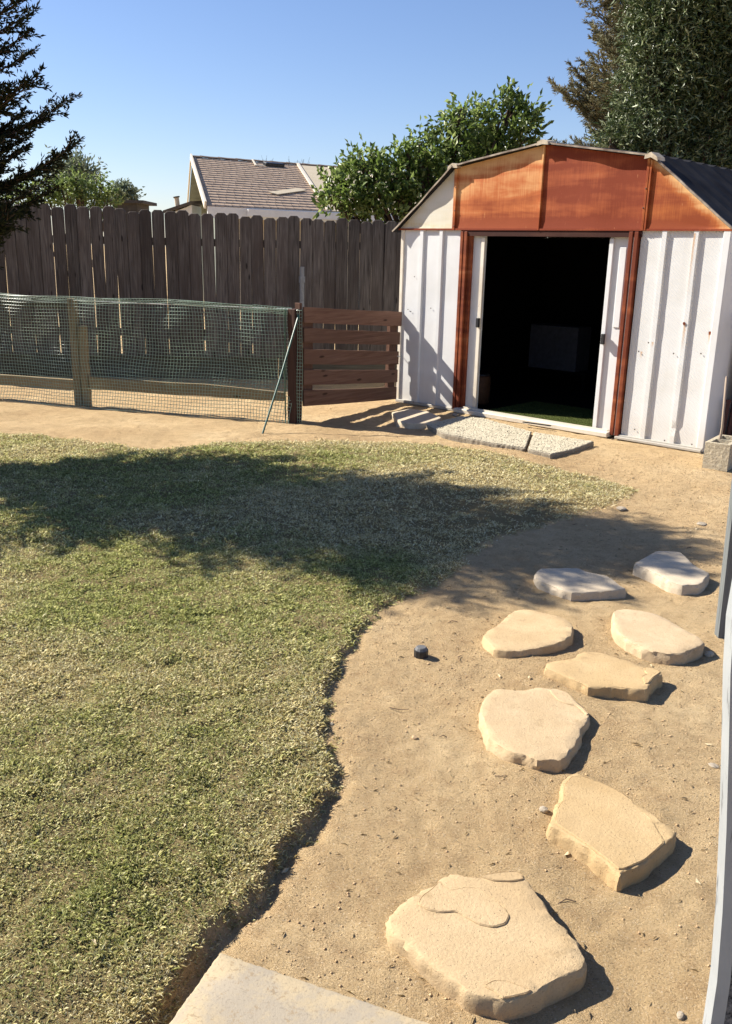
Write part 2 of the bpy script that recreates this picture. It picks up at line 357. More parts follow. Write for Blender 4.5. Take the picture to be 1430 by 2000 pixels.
# house
m = NM('asphalt_shingle', .9, .1); co = m.coord('World'); rr = m.attr('tint')
k = m.ramp(rr, (0, (.50, .37, .265)), (.5, (.54, .40, .285)), (1, (.58, .43, .31))); k = m.mix(m.ramp(m.noise(co, 30, 4, .8), (.4, .35), (.6, 0.0)), k, (.25, .18, .13)); m.col(k); M['shingle'] = m.m
M['roof_felt'] = plain('roof_deck', (.09, .06, .045), .9)  # dark brown, shared by the deck and the ridge tiles
M['tanroof'] = speckle('bare_roof_sheet', (.4, .34, .25), (.46, .4, .3), (.3, .25, .18), 1.5, 20, .9)
M['fascia'] = plain('white_fascia', (.62, .64, .66), .5, .3, .06, 3)
M['barge'] = plain('cream_barge_board', (.6, .54, .44), .5, .3, .08, 3)
M['soffit'] = plain('grey_green_soffit', (.16, .18, .16), .8, .2, .2, 3)
M['stucco'] = speckle('stucco', (.5, .42, .3), (.56, .47, .34), (.4, .33, .24), 3, 40, .9)
M['far_dark'] = plain('dark_shelter', (.07, .06, .05), .8)
# foliage
def leaf(name, a, b, c, tr=.3, rough=.5, spec=.35):
    m = NM(name, rough, spec); t = m.attr('tint'); co = m.coord('World')
    k = m.ramp(t, (0.0, a), (0.55, b), (1.0, c)); k = m.mix(m.ramp(m.noise(co, 2.5, 3), (.4, 0.0), (.7, .5)), k, tuple(x*.7 for x in a)); m.col(k); m.sss(tr); return m.m
M['citrus'] = leaf('citrus_leaf', (.06, .10, .02), (.16, .23, .05), (.38, .45, .16), .5, .35, .5)
M['dark_leaf'] = leaf('dark_leaf', (.03, .05, .014), (.09, .13, .04), (.42, .46, .27), .15, .4, .5)  # palest tint paints glints of light onto some leaves
M['brown_conifer'] = leaf('browning_conifer', (.10, .11, .05), (.22, .17, .09), (.34, .36, .24), .2, .6)
M['redwood'] = leaf('conifer_needle', (.012, .016, .008), (.022, .028, .012), (.065, .07, .018), .12, .6, .15)
M['bush'] = leaf('bush_leaf', (.08, .12, .03), (.19, .26, .07), (.38, .46, .16), .35)
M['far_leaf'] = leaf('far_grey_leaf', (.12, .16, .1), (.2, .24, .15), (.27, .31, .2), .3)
M['bark'] = wood('bark', (.06, .04, .028), (.13, .09, .065), (.09, .06, .045), 2, 40, .95, .2, False)

# ------------------------------------------------------------------ ground (one sheet to the horizon)
def poly_px(pts, z=0.0): return np.array([G(x, y, z)[:2] for x, y in pts])
lawn_px = [(250, 2080), (330, 1985), (372, 1900), (430, 1815), (500, 1745), (560, 1660), (610, 1585), (645, 1530), (652, 1500), (632, 1450), (628, 1410), (640, 1340),
           (665, 1280), (705, 1235), (730, 1195), (790, 1165), (860, 1135), (905, 1100), (950, 1060), (1040, 1035), (1120, 1008), (1200, 985), (1238, 964), (1190, 940), (1100, 920),
           (1010, 898), (930, 880), (850, 868), (760, 864), (640, 864), (520, 866), (430, 868), (370, 873), (300, 879), (240, 874), (150, 862), (80, 852), (0, 846)]
LP = poly_px(lawn_px)
LP = np.vstack([LP, [[-4.6, 7.9], [-7.5, 8.0], [-7.5, 0.2], [-0.55, 0.2], [-0.5, 0.9]]])
def sdist(P, poly):
    d = np.full(len(P), 1e9); ins = np.zeros(len(P), bool); n = len(poly)
    for i in range(n):
        a = poly[i]; b = poly[(i+1) % n]; e = b-a; w = P-a
        t = np.clip((w@e)/(e@e), 0, 1); q = w-np.outer(t, e); d = np.minimum(d, np.einsum('ij,ij->i', q, q))
        c = ((a[1] > P[:, 1]) != (b[1] > P[:, 1])) & (P[:, 0] < (b[0]-a[0])*(P[:, 1]-a[1])/(b[1]-a[1]+1e-12)+a[0])
        ins ^= c
    d = np.sqrt(d); return np.where(ins, d, -d)
def lawn_sd(P):
    s = sdist(P, LP)
    return s + (vnoise(P[:, 0], P[:, 1], 7, 1)-.5)*.05 + (vnoise(P[:, 0], P[:, 1], 24, 2)-.5)*.04
def smooth(e0, e1, x):
    t = np.clip((x-e0)/(e1-e0), 0, 1); return t*t*(3-2*t)
def gheight(x, y, sd=None):
    P = np.stack([x, y], 1)
    if sd is None: sd = lawn_sd(P)
    z = (vnoise(x, y, 1.7, 3)-.5)*.02 + (vnoise(x, y, 6, 4)-.5)*.014 + (vnoise(x, y, 3.3, 9)-.5)*.014 + (vnoise(x, y, 19, 5)-.5)*.007 + (vnoise(x, y, 41, 8)-.5)*.003
    z += smooth(.02, .12, sd)*((vnoise(x, y, 8, 6)-.5)*.014+(vnoise(x, y, 21, 7)-.5)*.010)
    near = smooth(4.6, 3.2, y)                      # the edge of the turf stands high near the house and fades out
    z += smooth(-.014, .016, sd)*(.006+.016*near+.012*smooth(2.8, 1.9, y))
    z -= np.exp(-((sd+.03)/.028)**2)*(.006*near+.008*smooth(2.8, 1.9, y))
    far = smooth(11, 9.3, np.abs(y)+np.maximum(0, np.abs(x)-4)*1.5)
    return z*far
xs = np.concatenate([[-900, -300, -100, -40, -20, -12, -9, -7], np.arange(-5.5, -2.5, .045), np.arange(-2.5, -1.2, .03), np.arange(-1.2, .9, .0125), np.arange(.9, 3.2, .024), [3.3, 3.6, 4, 5, 7, 10, 20, 40, 100, 300, 900]])
ys = np.concatenate([[-900, -300, -100, -30, -10, -4, -1, 0, .5], np.arange(.9, 4.0, .0125), np.arange(4.0, 4.4, .02), np.arange(4.4, 9.6, .034), np.arange(9.7, 11.2, .12), [11.6, 12.5, 14, 17, 22, 30, 50, 100, 300, 900]])
gx, gy = np.meshgrid(xs, ys); gx = gx.ravel(); gy = gy.ravel()
gs = lawn_sd(np.stack([gx, gy], 1)); gz = gheight(gx, gy, gs)
nx, ny = len(xs), len(ys); ii = (np.arange(ny-1)[:, None]*nx+np.arange(nx-1)[None, :]).ravel()
ground = np_mesh('ground', np.stack([gx, gy, gz], 1), np.stack([ii, ii+1, ii+nx+1, ii+nx], 1), M['soil'], smooth=True, attr={'lawn': smooth(.0, .02, gs)})
tag(ground, 'bare tan soil of the yard, packed and crumbly, spreading under the whole scene', kind='structure')

# ------------------------------------------------------------------ shed
A0 = G(778, 784); B0 = G(1369, 882); sdv = (B0-A0)/np.linalg.norm(B0-A0); sang = math.atan2(sdv[1], sdv[0])
shed = empty('storage_shed', (A0[0], A0[1], 0), sang, 'white metal garden shed with rusted barn gable and both sliding doors partly open', 'shed')
W = 3.33; D = 2.75
gam = [(-.09, 1.735), (.64, 2.33), (1.614, 2.482), (2.64, 2.328), (3.37, 1.765)]
def ribbed(u0, u1, z0, z1, ribs, amp=.004, h=.02, seed=0, v0=0.0, rw=.055, fine=.06):
    # sheet with standing ribs pressed into it, slightly dented
    us = [(u0, 0)]
    for r in ribs: us += [(r, 0), (r+.008, -h), (r+rw-.008, -h), (r+rw, 0)]
    us.append((u1, 0)); full = []
    for (a, va), (b, vb) in zip(us, us[1:]):
        n = max(1, int((b-a)/fine)) if va == vb else 1
        for k in range(n): full.append((a+(b-a)*k/n, va+(vb-va)*k/n))
    full.append(us[-1]); nz = 26; mb = MB(); vs = []
    for j in range(nz+1):
        z = z0+(z1-z0)*j/nz
        for u, v in full:
            dn = mnoise.noise(Vector((u*2.3, seed*5.1, z*1.6)))*amp*.8 + mnoise.noise(Vector((u*7, seed*3.3, z*5)))*amp*.25
            dent = 0
            if v < -.001: dent = max(0, mnoise.noise(Vector((u*3, seed+9, z*9))) - .3)*.03*(1.5 if z < .35 else .15)
            vs.append((u + mnoise.noise(Vector((u, 3+seed, z*2.2)))*amp*.35, v0+v+dn+dent, z))
    nu = len(full); fs = [(j*nu+i, j*nu+i+1, (j+1)*nu+i+1, (j+1)*nu+i) for j in range(nz) for i in range(nu-1)]
    return mb.add(vs, fs)
ribbed(.012, .732, .03, 1.752, [.225, .47], seed=1).build('wall_panel', M['white'], shed)
ribbed(2.592, 3.315, .03, 1.752, [2.775, 3.04], seed=2, amp=.006, h=.023).build('wall_panel', M['white_emb'], shed)
# corner posts
MB().box(-.022, .018, -.016, .03, 0.0, 1.755).build('corner_trim', M['trim'], shed, bevel=.004)
MB().box(3.285, 3.345, -.024, .03, 0.0, 1.755).build('corner_trim', M['white'], shed, bevel=.005)
# side and back walls (interior shade put into the near-black colour of a lining a few cm inside)
def side(name, u, sgn):
    mb = MB(); vs = []; n = 12
    for j in range(n+1):
        v = .03+(D-.03)*j/n
        o = sgn*(.02 if j % 3 == 1 else 0)
        vs += [(u+o, v, 0), (u+o, v, 1.76)]
    mb.add(vs, [(2*j, 2*j+2, 2*j+3, 2*j+1) for j in range(n)]); mb.build(name, M['white'], shed)
side('side_wall', 3.335, 1); side('side_wall', -.005, -1)
MB().add([(0, D, 0), (W, D, 0), (W, D, 1.76), (.0, D, 1.76)], [(0, 1, 2, 3)]).build('back_wall', M['white'], shed)
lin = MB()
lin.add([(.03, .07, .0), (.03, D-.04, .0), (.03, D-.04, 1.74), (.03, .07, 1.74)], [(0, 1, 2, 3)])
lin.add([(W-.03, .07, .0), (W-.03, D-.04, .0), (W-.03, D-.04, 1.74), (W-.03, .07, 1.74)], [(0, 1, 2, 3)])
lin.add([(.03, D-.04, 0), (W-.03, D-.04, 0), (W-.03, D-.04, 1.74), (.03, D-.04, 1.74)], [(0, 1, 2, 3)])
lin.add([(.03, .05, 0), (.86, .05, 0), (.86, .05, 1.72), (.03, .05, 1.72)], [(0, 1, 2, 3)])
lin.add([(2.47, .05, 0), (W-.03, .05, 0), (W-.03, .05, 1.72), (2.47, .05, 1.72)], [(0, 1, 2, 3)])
lin.build('shade_lining', M['inner'], shed)
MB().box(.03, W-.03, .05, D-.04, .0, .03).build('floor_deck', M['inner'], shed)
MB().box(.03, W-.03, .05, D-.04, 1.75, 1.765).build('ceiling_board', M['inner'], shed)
# gable panels
def gz_at(u):
    for (a, za), (b, zb) in zip(gam, gam[1:]):
        if a <= u <= b: return za+(zb-za)*(u-a)/(b-a)
def gable(u0, u1, mat, lean=0.0, v=0.0):
    n = max(3, int((u1-u0)/.08)); nz = 10; vs = []
    for i in range(n+1):
        u = u0+(u1-u0)*i/n; zt = max(1.7605, gz_at(u)-.012)
        for j in range(nz+1):
            z = 1.76+(zt-1.76)*j/nz
            ul = u + (lean*(z-1.76) if i == n else 0)
            vs.append((ul, v-.012+mnoise.noise(Vector((u*2.1, 7, z*3)))*.008 + (-.006 if j == 0 else 0), z))
    return MB().add(vs, [(i*(nz+1)+j, (i+1)*(nz+1)+j, (i+1)*(nz+1)+j+1, i*(nz+1)+j+1) for i in range(n) for j in range(nz)])
gable(-.055, .638, M['cream']).build('gable_panel', M['cream'], shed, smooth=True)['label'] = 'cream painted gable corner panel, hardly rusted'
gable(.645, 1.60, M['rust_a']).build('gable_panel', M['rust_a'], shed, smooth=True)['label'] = 'gable panel faded from tan to orange rust'
gable(1.608, 2.60, M['rust_b']).build('gable_panel', M['rust_b'], shed, smooth=True)['label'] = 'dark red rusted gable panel'
gable(2.608, 3.34, M['rust_c']).build('gable_panel', M['rust_c'], shed, smooth=True)['label'] = 'orange rusted triangular gable panel'
def seam(u, z1, mt, w=.022): MB().box(u-w/2, u+w/2, -.03, -.008, 1.752, z1).build('gable_seam', mt, shed, bevel=.002)
seam(.650, 2.31, M['rust_a'], .03); seam(1.604, 2.465, M['rust_a'], .016); seam(2.604, 2.315, M['rust_c'], .022); seam(2.628, 2.30, M['rust_c'], .016)
MB().box(-.05, 3.36, -.026, -.004, 1.752, 1.768).build('gable_lip', M['rust_b'], shed)
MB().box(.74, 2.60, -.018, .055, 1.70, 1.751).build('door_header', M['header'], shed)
# jambs (double strips each side of the doorway)
for u in (.740, .785): MB().box(u, u+.036, -.03, .03, .02, 1.74).build('door_jamb', M['jamb'], shed, bevel=.004)
MB().box(.825, .86, -.004, .04, .03, 1.70).build('jamb_channel', M['jamb'], shed)
for u in (2.495, 2.545): MB().box(u, u+.036, -.034, .03, .02, 1.745).build('door_jamb', M['jamb'], shed, bevel=.004)
MB().box(2.532, 2.544, -.018, .02, .02, 1.74).build('jamb_channel', M['trim'], shed)
# sliding doors, pushed mostly behind the walls
def door(u0, u1, edge, hz, flip):
    o = MB().box(u0, u1, .03, .045, .05, 1.70).build('sliding_door', M['white'], shed)
    MB().box(edge-.02, edge+.02, .008, .029, .05, 1.69).build('door_stile', M['trim'] if flip else M['white'], o, bevel=.003)
    hp = MB().box(edge-.014+(.0 if flip else .01), edge+.018+(.0 if flip else .01), -.022, .007, hz, hz+.09).build('pull_handle', M['black'], o, bevel=.004)
    return o
door(.862, 1.005, .985, .85, True)
dr = door(2.30, 2.493, 2.322, .80, False)
MB().box(2.40, 2.46, .020, .0295, .95, 1.62).build('pressed_panel', M['white'], dr, bevel=.003)
# sill and tracks
MB().box(.80, 2.50, -.085, .05, .0, .045).build('door_sill', M['sill'], shed, bevel=.006)
MB().box(.87, 2.47, -.02, -.005, .045, .06).build('door_track', M['sill'], shed)
MB().box(2.56, 3.34, -.06, -.028, .0, .022).build('base_rail', M['rail'], shed, bevel=.003)
MB().box(2.56, 3.34, -.028, .02, .0, .034).build('base_rail', M['rail'], shed, bevel=.003)
MB().box(-.02, .80, -.03, .02, .0, .03).build('base_rail', M['rail'], shed, bevel=.003)
# roof skins with ribs, wavy front lip
def roof_slope(p, q, ribs=True, sag=0.0):
    (ua, za), (ub, zb) = p, q; du = ub-ua; dz = zb-za; L = math.hypot(du, dz); nu, nzv = (-dz/L, du/L)
    vs = []; nV = 44; rows = []
    for j in range(nV+1):
        v = -.068 + (D+.1)*j/nV
        rh = .018 if (ribs and j % 4 == 0 and j > 1) else 0
        for i in range(9):
            t = i/8; lip = (.010*math.sin(t*5+ua*5)+.004*math.sin(t*17+ua)) if j == 0 else 0
            s = -sag*(v+.068)*(v+.068 > 0)
            vs.append((ua+du*t+nu*(rh+.006), v+lip, za+dz*t+nzv*(rh+.006)+s))
    n = 9; fs = [(j*n+i, j*n+i+1, (j+1)*n+i+1, (j+1)*n+i) for j in range(nV) for i in range(n-1)]
    b = len(vs)
    vs += [(x-nu*.014, v, z-nzv*.014) for x, v, z in vs]
    fs += [tuple(b+k for k in f[::-1]) for f in fs]
    fs += [(i+1, i, b+i, b+i+1) for i in range(n-1)]
    return MB().add(vs, fs)
for k in range(4):
    roof_slope(gam[k], gam[k+1]).build('roof_panel', M['roof'], shed)
    (ua, za), (ub, zb) = gam[k], gam[k+1]
    mb = MB(); L = math.hypot(ub-ua, zb-za); nn = 14; vs = []; fs = []
    for i in range(nn+1):
        t = i/nn; lip = .010*math.sin(t*5+ua*5)+.004*math.sin(t*17+ua); x = ua+(ub-ua)*t; z = za+(zb-za)*t
        nu, nz_ = -(zb-za)/L, (ub-ua)/L
        for o, vv in ((.009, -.072), (-.006, -.073), (.009, -.050), (-.006, -.06)): vs.append((x+nu*o, vv+lip, z+nz_*o))
    for i in range(nn):
        a = i*4; b = a+4; fs += [(a, b, b+1, a+1), (a, a+2, b+2, b), (a+1, b+1, b+3, a+3)]
    mb.add(vs, fs).build('roof_edge_trim', M['edge'], shed)
for k, (u, z) in enumerate(gam[1:4]):
    s = .045; MB().add([(u-.055, -.078, z-.012-(.012 if k else .03)), (u-.05, -.08, z+.018-(.01 if k != 0 else .02)), (u, -.08, z+.026), (u+.055, -.08, z+.016-(.03 if k == 2 else .006)), (u+.06, -.078, z-.02-(.025 if k == 2 else 0)), (u, -.078, z-.014)]
        + [(u-.055, .06, z-.0), (u-.05, .06, z+.022), (u, .06, z+.03), (u+.055, .06, z+.02-(.03 if k == 2 else 0)), (u+.06, .06, z-.01-(.025 if k == 2 else 0)), (u, .06, z-.0)],
        [(0, 1, 2, 5), (5, 2, 3, 4), (1, 7, 8, 2), (2, 8, 9, 3), (0, 6, 7, 1), (3, 9, 10, 4)]).build('ridge_cap', M['edge2'], shed)
# back gable
MB().add([(u, D, z) for u, z in gam]+[(3.33, D, 1.76), (0, D, 1.76)], [(0, 1, 2, 3, 4, 5, 6)]).build('back_gable', M['white'], shed)
# screws, bolt holes and rust chips
sm = None
for u, z in [(.14, .95), (.10, .97), (.40, 1.0), (.17, 1.30), (2.68, .77), (2.76, .85), (2.99, .78), (3.22, .80), (3.30, .80), (2.72, .10), (3.0, .045), (3.24, .05), (.66, 2.14), (.66, 1.93), (.66, 1.79), (2.604, 2.08), (2.598, 1.93), (3.30, .33)]:
    if sm is None:
        o = MB().add([(math.cos(a)*.007, 0, math.sin(a)*.007) for a in [k*math.pi/3 for k in range(6)]]+[(0, -.005, 0)], [((k+1) % 6, k, 6) for k in range(6)]).build('screw', M['screw'], shed); sm = o.data
    else:
        o = bpy.data.objects.new('screw', sm); COL.objects.link(o); o.parent = shed
    o.location = (u, -.010 if z < 1.75 else -.032, z)
def chip(u, z, s, v=-.0275):
    vs = [(u+math.cos(a)*s*R.uniform(.6, 1.1), v, z+math.sin(a)*s*R.uniform(.6, 1.1)) for a in [k*math.pi/4 for k in range(8)]]
    MB().add(vs+[(p[0], v+.004, p[2]) for p in vs], [tuple(range(7, -1, -1))]+[(k, (k+1) % 8, 8+(k+1) % 8, 8+k) for k in range(8)]).build('rust_flake', M['jamb'], shed)
chip(3.055, 1.03, .016); chip(3.275, .97, .018, -.014)

# inside the shed
back = np.array([-sdv[1], sdv[0], 0.0])
def inshed(x, y, v): return PL(x, y, A0+back*v, back)
bx0 = inshed(1037, 633, 2.0); bx1 = inshed(1123, 727, 2.0)
bw = float(np.dot(bx1-bx0, sdv))
bl = shed_local = lambda p: (float(np.dot(p-A0, sdv)), float(np.dot(p-A0, back)), float(p[2]))
u, v, z = bl(bx0); u2, v2, z2 = bl(bx1)
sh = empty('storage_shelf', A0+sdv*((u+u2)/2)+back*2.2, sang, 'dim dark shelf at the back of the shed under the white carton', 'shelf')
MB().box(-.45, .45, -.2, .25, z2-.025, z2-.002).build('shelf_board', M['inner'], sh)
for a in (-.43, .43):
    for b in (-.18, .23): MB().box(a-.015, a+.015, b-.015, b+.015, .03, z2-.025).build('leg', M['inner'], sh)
bo = empty('cardboard_box', A0+sdv*((u+u2)/2)+back*2.0+np.array([0, 0, z2]), sang, 'white square carton seen dimly in the dark shed doorway', 'box')
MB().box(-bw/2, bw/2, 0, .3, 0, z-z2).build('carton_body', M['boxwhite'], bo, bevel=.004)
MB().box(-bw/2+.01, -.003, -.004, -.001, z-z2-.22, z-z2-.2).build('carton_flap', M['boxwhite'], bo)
p = inshed(945, 790, .45); u, v, z = bl(p)
dm = empty('drum', (p[0]-.06, p[1], .03), 0, 'round brown drum just inside the left shed door', 'drum')
MB().tube([(0, 0, 0), (0, 0, .02), (0, 0, .15), (0, 0, .28), (0, 0, .3)], [.1, .115, .12, .115, .1], 16).build('drum_body', M['drum'], dm, smooth=True)
MB().tube([(0, 0, .3), (0, 0, .312)], [.105, .1], 16).build('drum_lid', M['black'], dm)
mt = MB(); mt.box(1.1, 2.47, .06, .95, .031, .043)
o = mt.build('floor_mat', M['turf'], None); o.location = tuple(A0); o.rotation_euler = (0, 0, sang); tag(o, 'green artificial turf mat on the shed floor behind the sill', 'mat')
o.location = (A0[0], A0[1], 0)
# turf pile on the mat
n = 9000; uu = NR.uniform(1.1, 2.47, n); vv = NR.uniform(.06, .95, n)
base = A0[None, :]+uu[:, None]*sdv+vv[:, None]*back; base[:, 2] = .043
def blades(base, L, wd, lean, seedtint=None, up=None):
    n = len(base); az = NR.uniform(0, 2*np.pi, n); ln = np.asarray(lean)
    dirv = np.stack([np.cos(az)*np.sin(ln), np.sin(az)*np.sin(ln), np.cos(ln)], 1)
    sidev = np.stack([-np.sin(az+NR.normal(0, .6, n)), np.cos(az), np.zeros(n)], 1)
    L = np.asarray(L)[:, None]; wd = np.asarray(wd)[:, None]
    mid = base+dirv*L*.55
    tip = base+dirv*L; tip[:, 2] -= (L[:, 0]*np.sin(ln)*.25)
    mid[:, 2] += L[:, 0]*.08
    V = np.stack([base, mid+sidev*wd*.5, tip, mid-sidev*wd*.5], 1).reshape(-1, 3)
    k = np.arange(n)*4
    F = np.concatenate([np.stack([k, k+1, k+2], 1), np.stack([k, k+2, k+3], 1)])
    return V, F
V, F = blades(base, NR.uniform(.008, .014, n), np.full(n, .003), NR.uniform(0, .6, n))
tf = np_mesh('pile', V - np.array([A0[0], A0[1], 0]), F, M['turf'], None, kind='stuff'); tf.parent = o; tf.rotation_euler = (0, 0, -sang)

# ------------------------------------------------------------------ wooden fence
F0 = np.array([-5.9, 10.70, 0]); F1 = np.array([1.62, 11.153, 0]); fd = (F1-F0)/np.linalg.norm(F1-F0); fl = np.linalg.norm(F1-F0); fang = math.atan2(fd[1], fd[0])
fence = empty('wooden_fence', F0, fang, 'tall weathered brown fence of dog-eared wooden pickets across the back of the yard', 'fence')
def ftop(u): x = F0[0]+fd[0]*u; return 1.945-.0265*(x+2.6)
u = 0; i = 0
while u < fl:
    w = R.choice([.138, .142, .140]) if R.random() < .96 else .07
    gap = R.uniform(.0005, .003) if R.random() < .78 else R.uniform(.003, .0065)
    top = ftop(u)+R.gauss(0, .013); bot = .262; y = R.uniform(-.011, .009); le = R.gauss(0, .005); c = .03 if w > .1 else .015
    zz = [bot, .8, 1.3, top-c]
    bend = [R.gauss(0, .0018) for _ in zz]
    L_ = [(le*(z-1)+b, z) for z, b in zip(zz, bend)]; pr = [(a, z) for a, z in L_]+[(L_[-1][0]+c, top), (L_[-1][0]+w-c, top)]+[(a+w+R.gauss(0, .001), z) for a, z in L_[::-1]]
    n = len(pr); mx_ = sum(a for a, z in pr)/n; ch = .0045+R.uniform(0, .002); yw = lambda z: y+.004*math.sin(z*2+i)
    fr_ = [(a+(ch if a < mx_ else -ch), z-(ch*.7 if z > top-.002 or (z > top-c-.002) else 0)) for a, z in pr]
    vs = [(a, yw(z)-.009, z) for a, z in fr_]+[(a, yw(z)-.001, z) for a, z in pr]+[(a, yw(z)+.009, z) for a, z in pr]
    ob = MB().add(vs, [tuple(range(n)), tuple(range(3*n-1, 2*n-1, -1))]+[(q_*n+(k+1) % n, q_*n+k, q_*n+n+k, q_*n+n+(k+1) % n) for q_ in (0, 1) for k in range(n)]).build('picket', M['picket'], fence)
    for v_ in ob.data.vertices: v_.co.x -= 0
    # origin at the picket's foot so that its grain differs
    off = Vector((u, 0, 0)); ob.location = off
    u += w+gap; i += 1
for z0, z1, yy in ((.138, .285, .030), (.0, .137, .026)):
    a = 0
    while a < fl:
        b = min(fl, a+2.4); o = MB().box(0, b-a-.004, yy-.018, yy+.018, z0+R.uniform(-.003, .003), z1+R.uniform(-.003, .003)).build('kickboard', M['kick'], fence, bevel=.003); o.location = (a, 0, 0); a = b
for z in (.5, 1.55): MB().box(0, fl, .050, .088, z, z+.085).build('back_rail', M['picket'], fence)
for a in np.arange(1.2, fl, 2.4): MB().box(a, a+.09, .09, .18, 0, 1.85).build('fence_post', M['picket'], fence)
# capped pipe in front of the fence
pb = AT(590, 521, 10.87)
pp = empty('upright_pipe', (pb[0], 10.87, 0), 0, 'grey upright pipe with a coupling against the wooden fence behind the gate post', 'pipe')
MB().tube([(0, 0, 0), (0, 0, pb[2])], .028, 10).build('pipe', M['pvc'], pp, smooth=False)
MB().tube([(0, 0, pb[2]-.18), (0, 0, pb[2]-.11)], .036, 10).build('coupling', M['pvc'], pp)

# ------------------------------------------------------------------ netting fence with its frame
N0 = G(0, 780); N1 = G(575, 825); nd = (N1-N0)/np.linalg.norm(N1-N0); nang = math.atan2(nd[1], nd[0]); nl = float(np.linalg.norm(N1-N0)); nbk = np.array([-nd[1], nd[0], 0])
netf = empty('netting_fence', (N0[0], N0[1], 0), nang, 'low green plastic netting fence on a sagging wooden frame left of the gate', 'fence')
def nu_of(x, y, vv=0.0):
    p = PL(x, y, N0+nbk*vv, nbk); return float(np.dot(p-N0, nd)), float(p[2])
def netpos(u, s):
    # s: height along the sheet; the sheet bulges, and folds back over the top wire
    top = 1.075-.012*math.sin(u*2.3)-(.02*u/nl)
    wav = .018*math.sin(u*3.1+s*2)+.012*math.sin(u*7.3-s*5)+.008*math.sin(s*11+u)
    du = .012*math.sin(s*6+u*1.7)+.006*math.sin(s*15+u*3)
    if s <= top:
        flare = -.05*max(0, .15-s)/.15
        return (u+du, -.035+wav+flare, s+.006*math.sin(u*5+s*3)+.012*math.exp(-((s-.6)/.2)**2)*math.sin(u*1.9))
    e = s-top; return (u+du, -.035+wav*.5+e*.75, top-e*.55)
def strip(pts, w, h):
    mb = MB(); n = len(pts); vs = []
    for i, p in enumerate(pts):
        p = Vector(p); d = (Vector(pts[min(i+1, n-1)])-Vector(pts[max(i-1, 0)])).normalized()
        s_ = d.cross(Vector((0, -1, 0)))
        s_ = s_.normalized() if s_.length > .01 else Vector((1, 0, 0))
        up = s_.cross(d)
        vs += [p+s_*w/2, p+up*h, p-s_*w/2, p-up*h]
    fs = []
    for i in range(n-1):
        for k in range(4): fs.append((i*4+k, i*4+(k+1) % 4, (i+1)*4+(k+1) % 4, (i+1)*4+k))
    return vs, fs
cell = .0310; net = MB(); us = np.arange(-1.5, nl+.02, cell); ss = np.arange(.0, 1.20, cell)
for u in us: net.add(*strip([netpos(u, s) for s in ss], .0042, .0016))
for s in ss: net.add(*strip([netpos(u, s) for u in us[::1]], .0042, .0016))
net.build('netting', M['net'], netf, kind='stuff')
u0, _ = nu_of(147, 780, .02); u1, _ = nu_of(160, 780, .02); u2, _ = nu_of(174, 780, .02)
MB().box(u0, u1+.003, -.0, .06, -.02, 1.04).build('frame_post', M['framepost'], netf, bevel=.004)
MB().box(u1+.005, u2, .012, .075, -.02, .78).build('frame_post', M['framepost'], netf, bevel=.004)
_, za = nu_of(0, 731, .03); _, zb = nu_of(0, 750, .03)
MB().box(-1.5, u0-.003, .01, .048, zb, za).build('frame_rail', M['framewood'], netf, bevel=.004)
pts = [(176, 736, 759), (250, 741, 764), (330, 747, 770), (400, 750, 773), (480, 758, 779), (555, 766, 783)]
up_ = [nu_of(x, a, .03) for x, a, b in pts]; lo_ = [nu_of(x, b, .03) for x, a, b in pts]
vs = []
for (ua, z1), (ub, z0) in zip(up_, lo_): vs += [(ua, .01, z0), (ua, .01, z1), (ua, .048, z1), (ua, .048, z0)]
fs = [(i*4+k, (i+1)*4+k, (i+1)*4+(k+1) % 4, i*4+(k+1) % 4) for i in range(len(pts)-1) for k in range(4)]+[(0, 1, 2, 3), tuple(4*len(pts)-1-k for k in range(4))]
MB().add(vs, fs).build('frame_rail', M['framewood'], netf)['label'] = 'bottom rail, warped and sagging to the right'
_, za = nu_of(0, 586, .03); MB().box(-1.5, u0-.003, .02, .055, za-.055, za).build('top_rail', M['kick'], netf, bevel=.004)
w = [(u1, -.01, nu_of(150, 587)[1]), (nl*.5, -.012, nu_of(330, 594)[1]-.003), (nl-.02, -.01, nu_of(560, 603)[1])]
MB().tube(w, .004, 6).build('top_wire', M['wire'], netf)
us0, _ = nu_of(562, 800); MB().tube([(us0, -.055, -.01), (us0-.004, -.055, .55), (us0, -.052, 1.02)], .007, 6).build('stake', M['stake'], netf)
# netting returning round the post
net = MB()
def net3(k, s): return (nl+.02+k*.045*.2+.012*math.sin(s*7), -.03+k*cell, s)
for k in range(5): net.add(*strip([(nl+.0+k*cell*.8, -.045-.004*k+.008*math.sin(s*8+k), s) for s in np.arange(0, 1.05, cell)], .0042, .0016))
for s in np.arange(0, 1.05, cell): net.add(*strip([(nl+k*cell*.8, -.045-.004*k+.008*math.sin(s*8+k), s) for k in range(5)], .0042, .0016))
net.build('netting_end', M['net'], netf, kind='stuff')
# leaning stake
a = G(512, 848); b = PL(583, 618, N1-nbk*.06, nbk)
stk = empty('leaning_stake', a, 0, 'thin green garden stake leaning against the gate post', 'stake')
mb = MB().tube([a-np.array([0, 0, .01]), a+(b-a)*.5+np.array([0.006, 0, -.004]), b], .0085, 7); mb.build('stake_rod', M['stake'], stk, world=True)
MB().tube([a+(b-a)*.985, b+(b-a)*.012], .011, 7).build('stake_cap', M['stake'], stk, world=True)

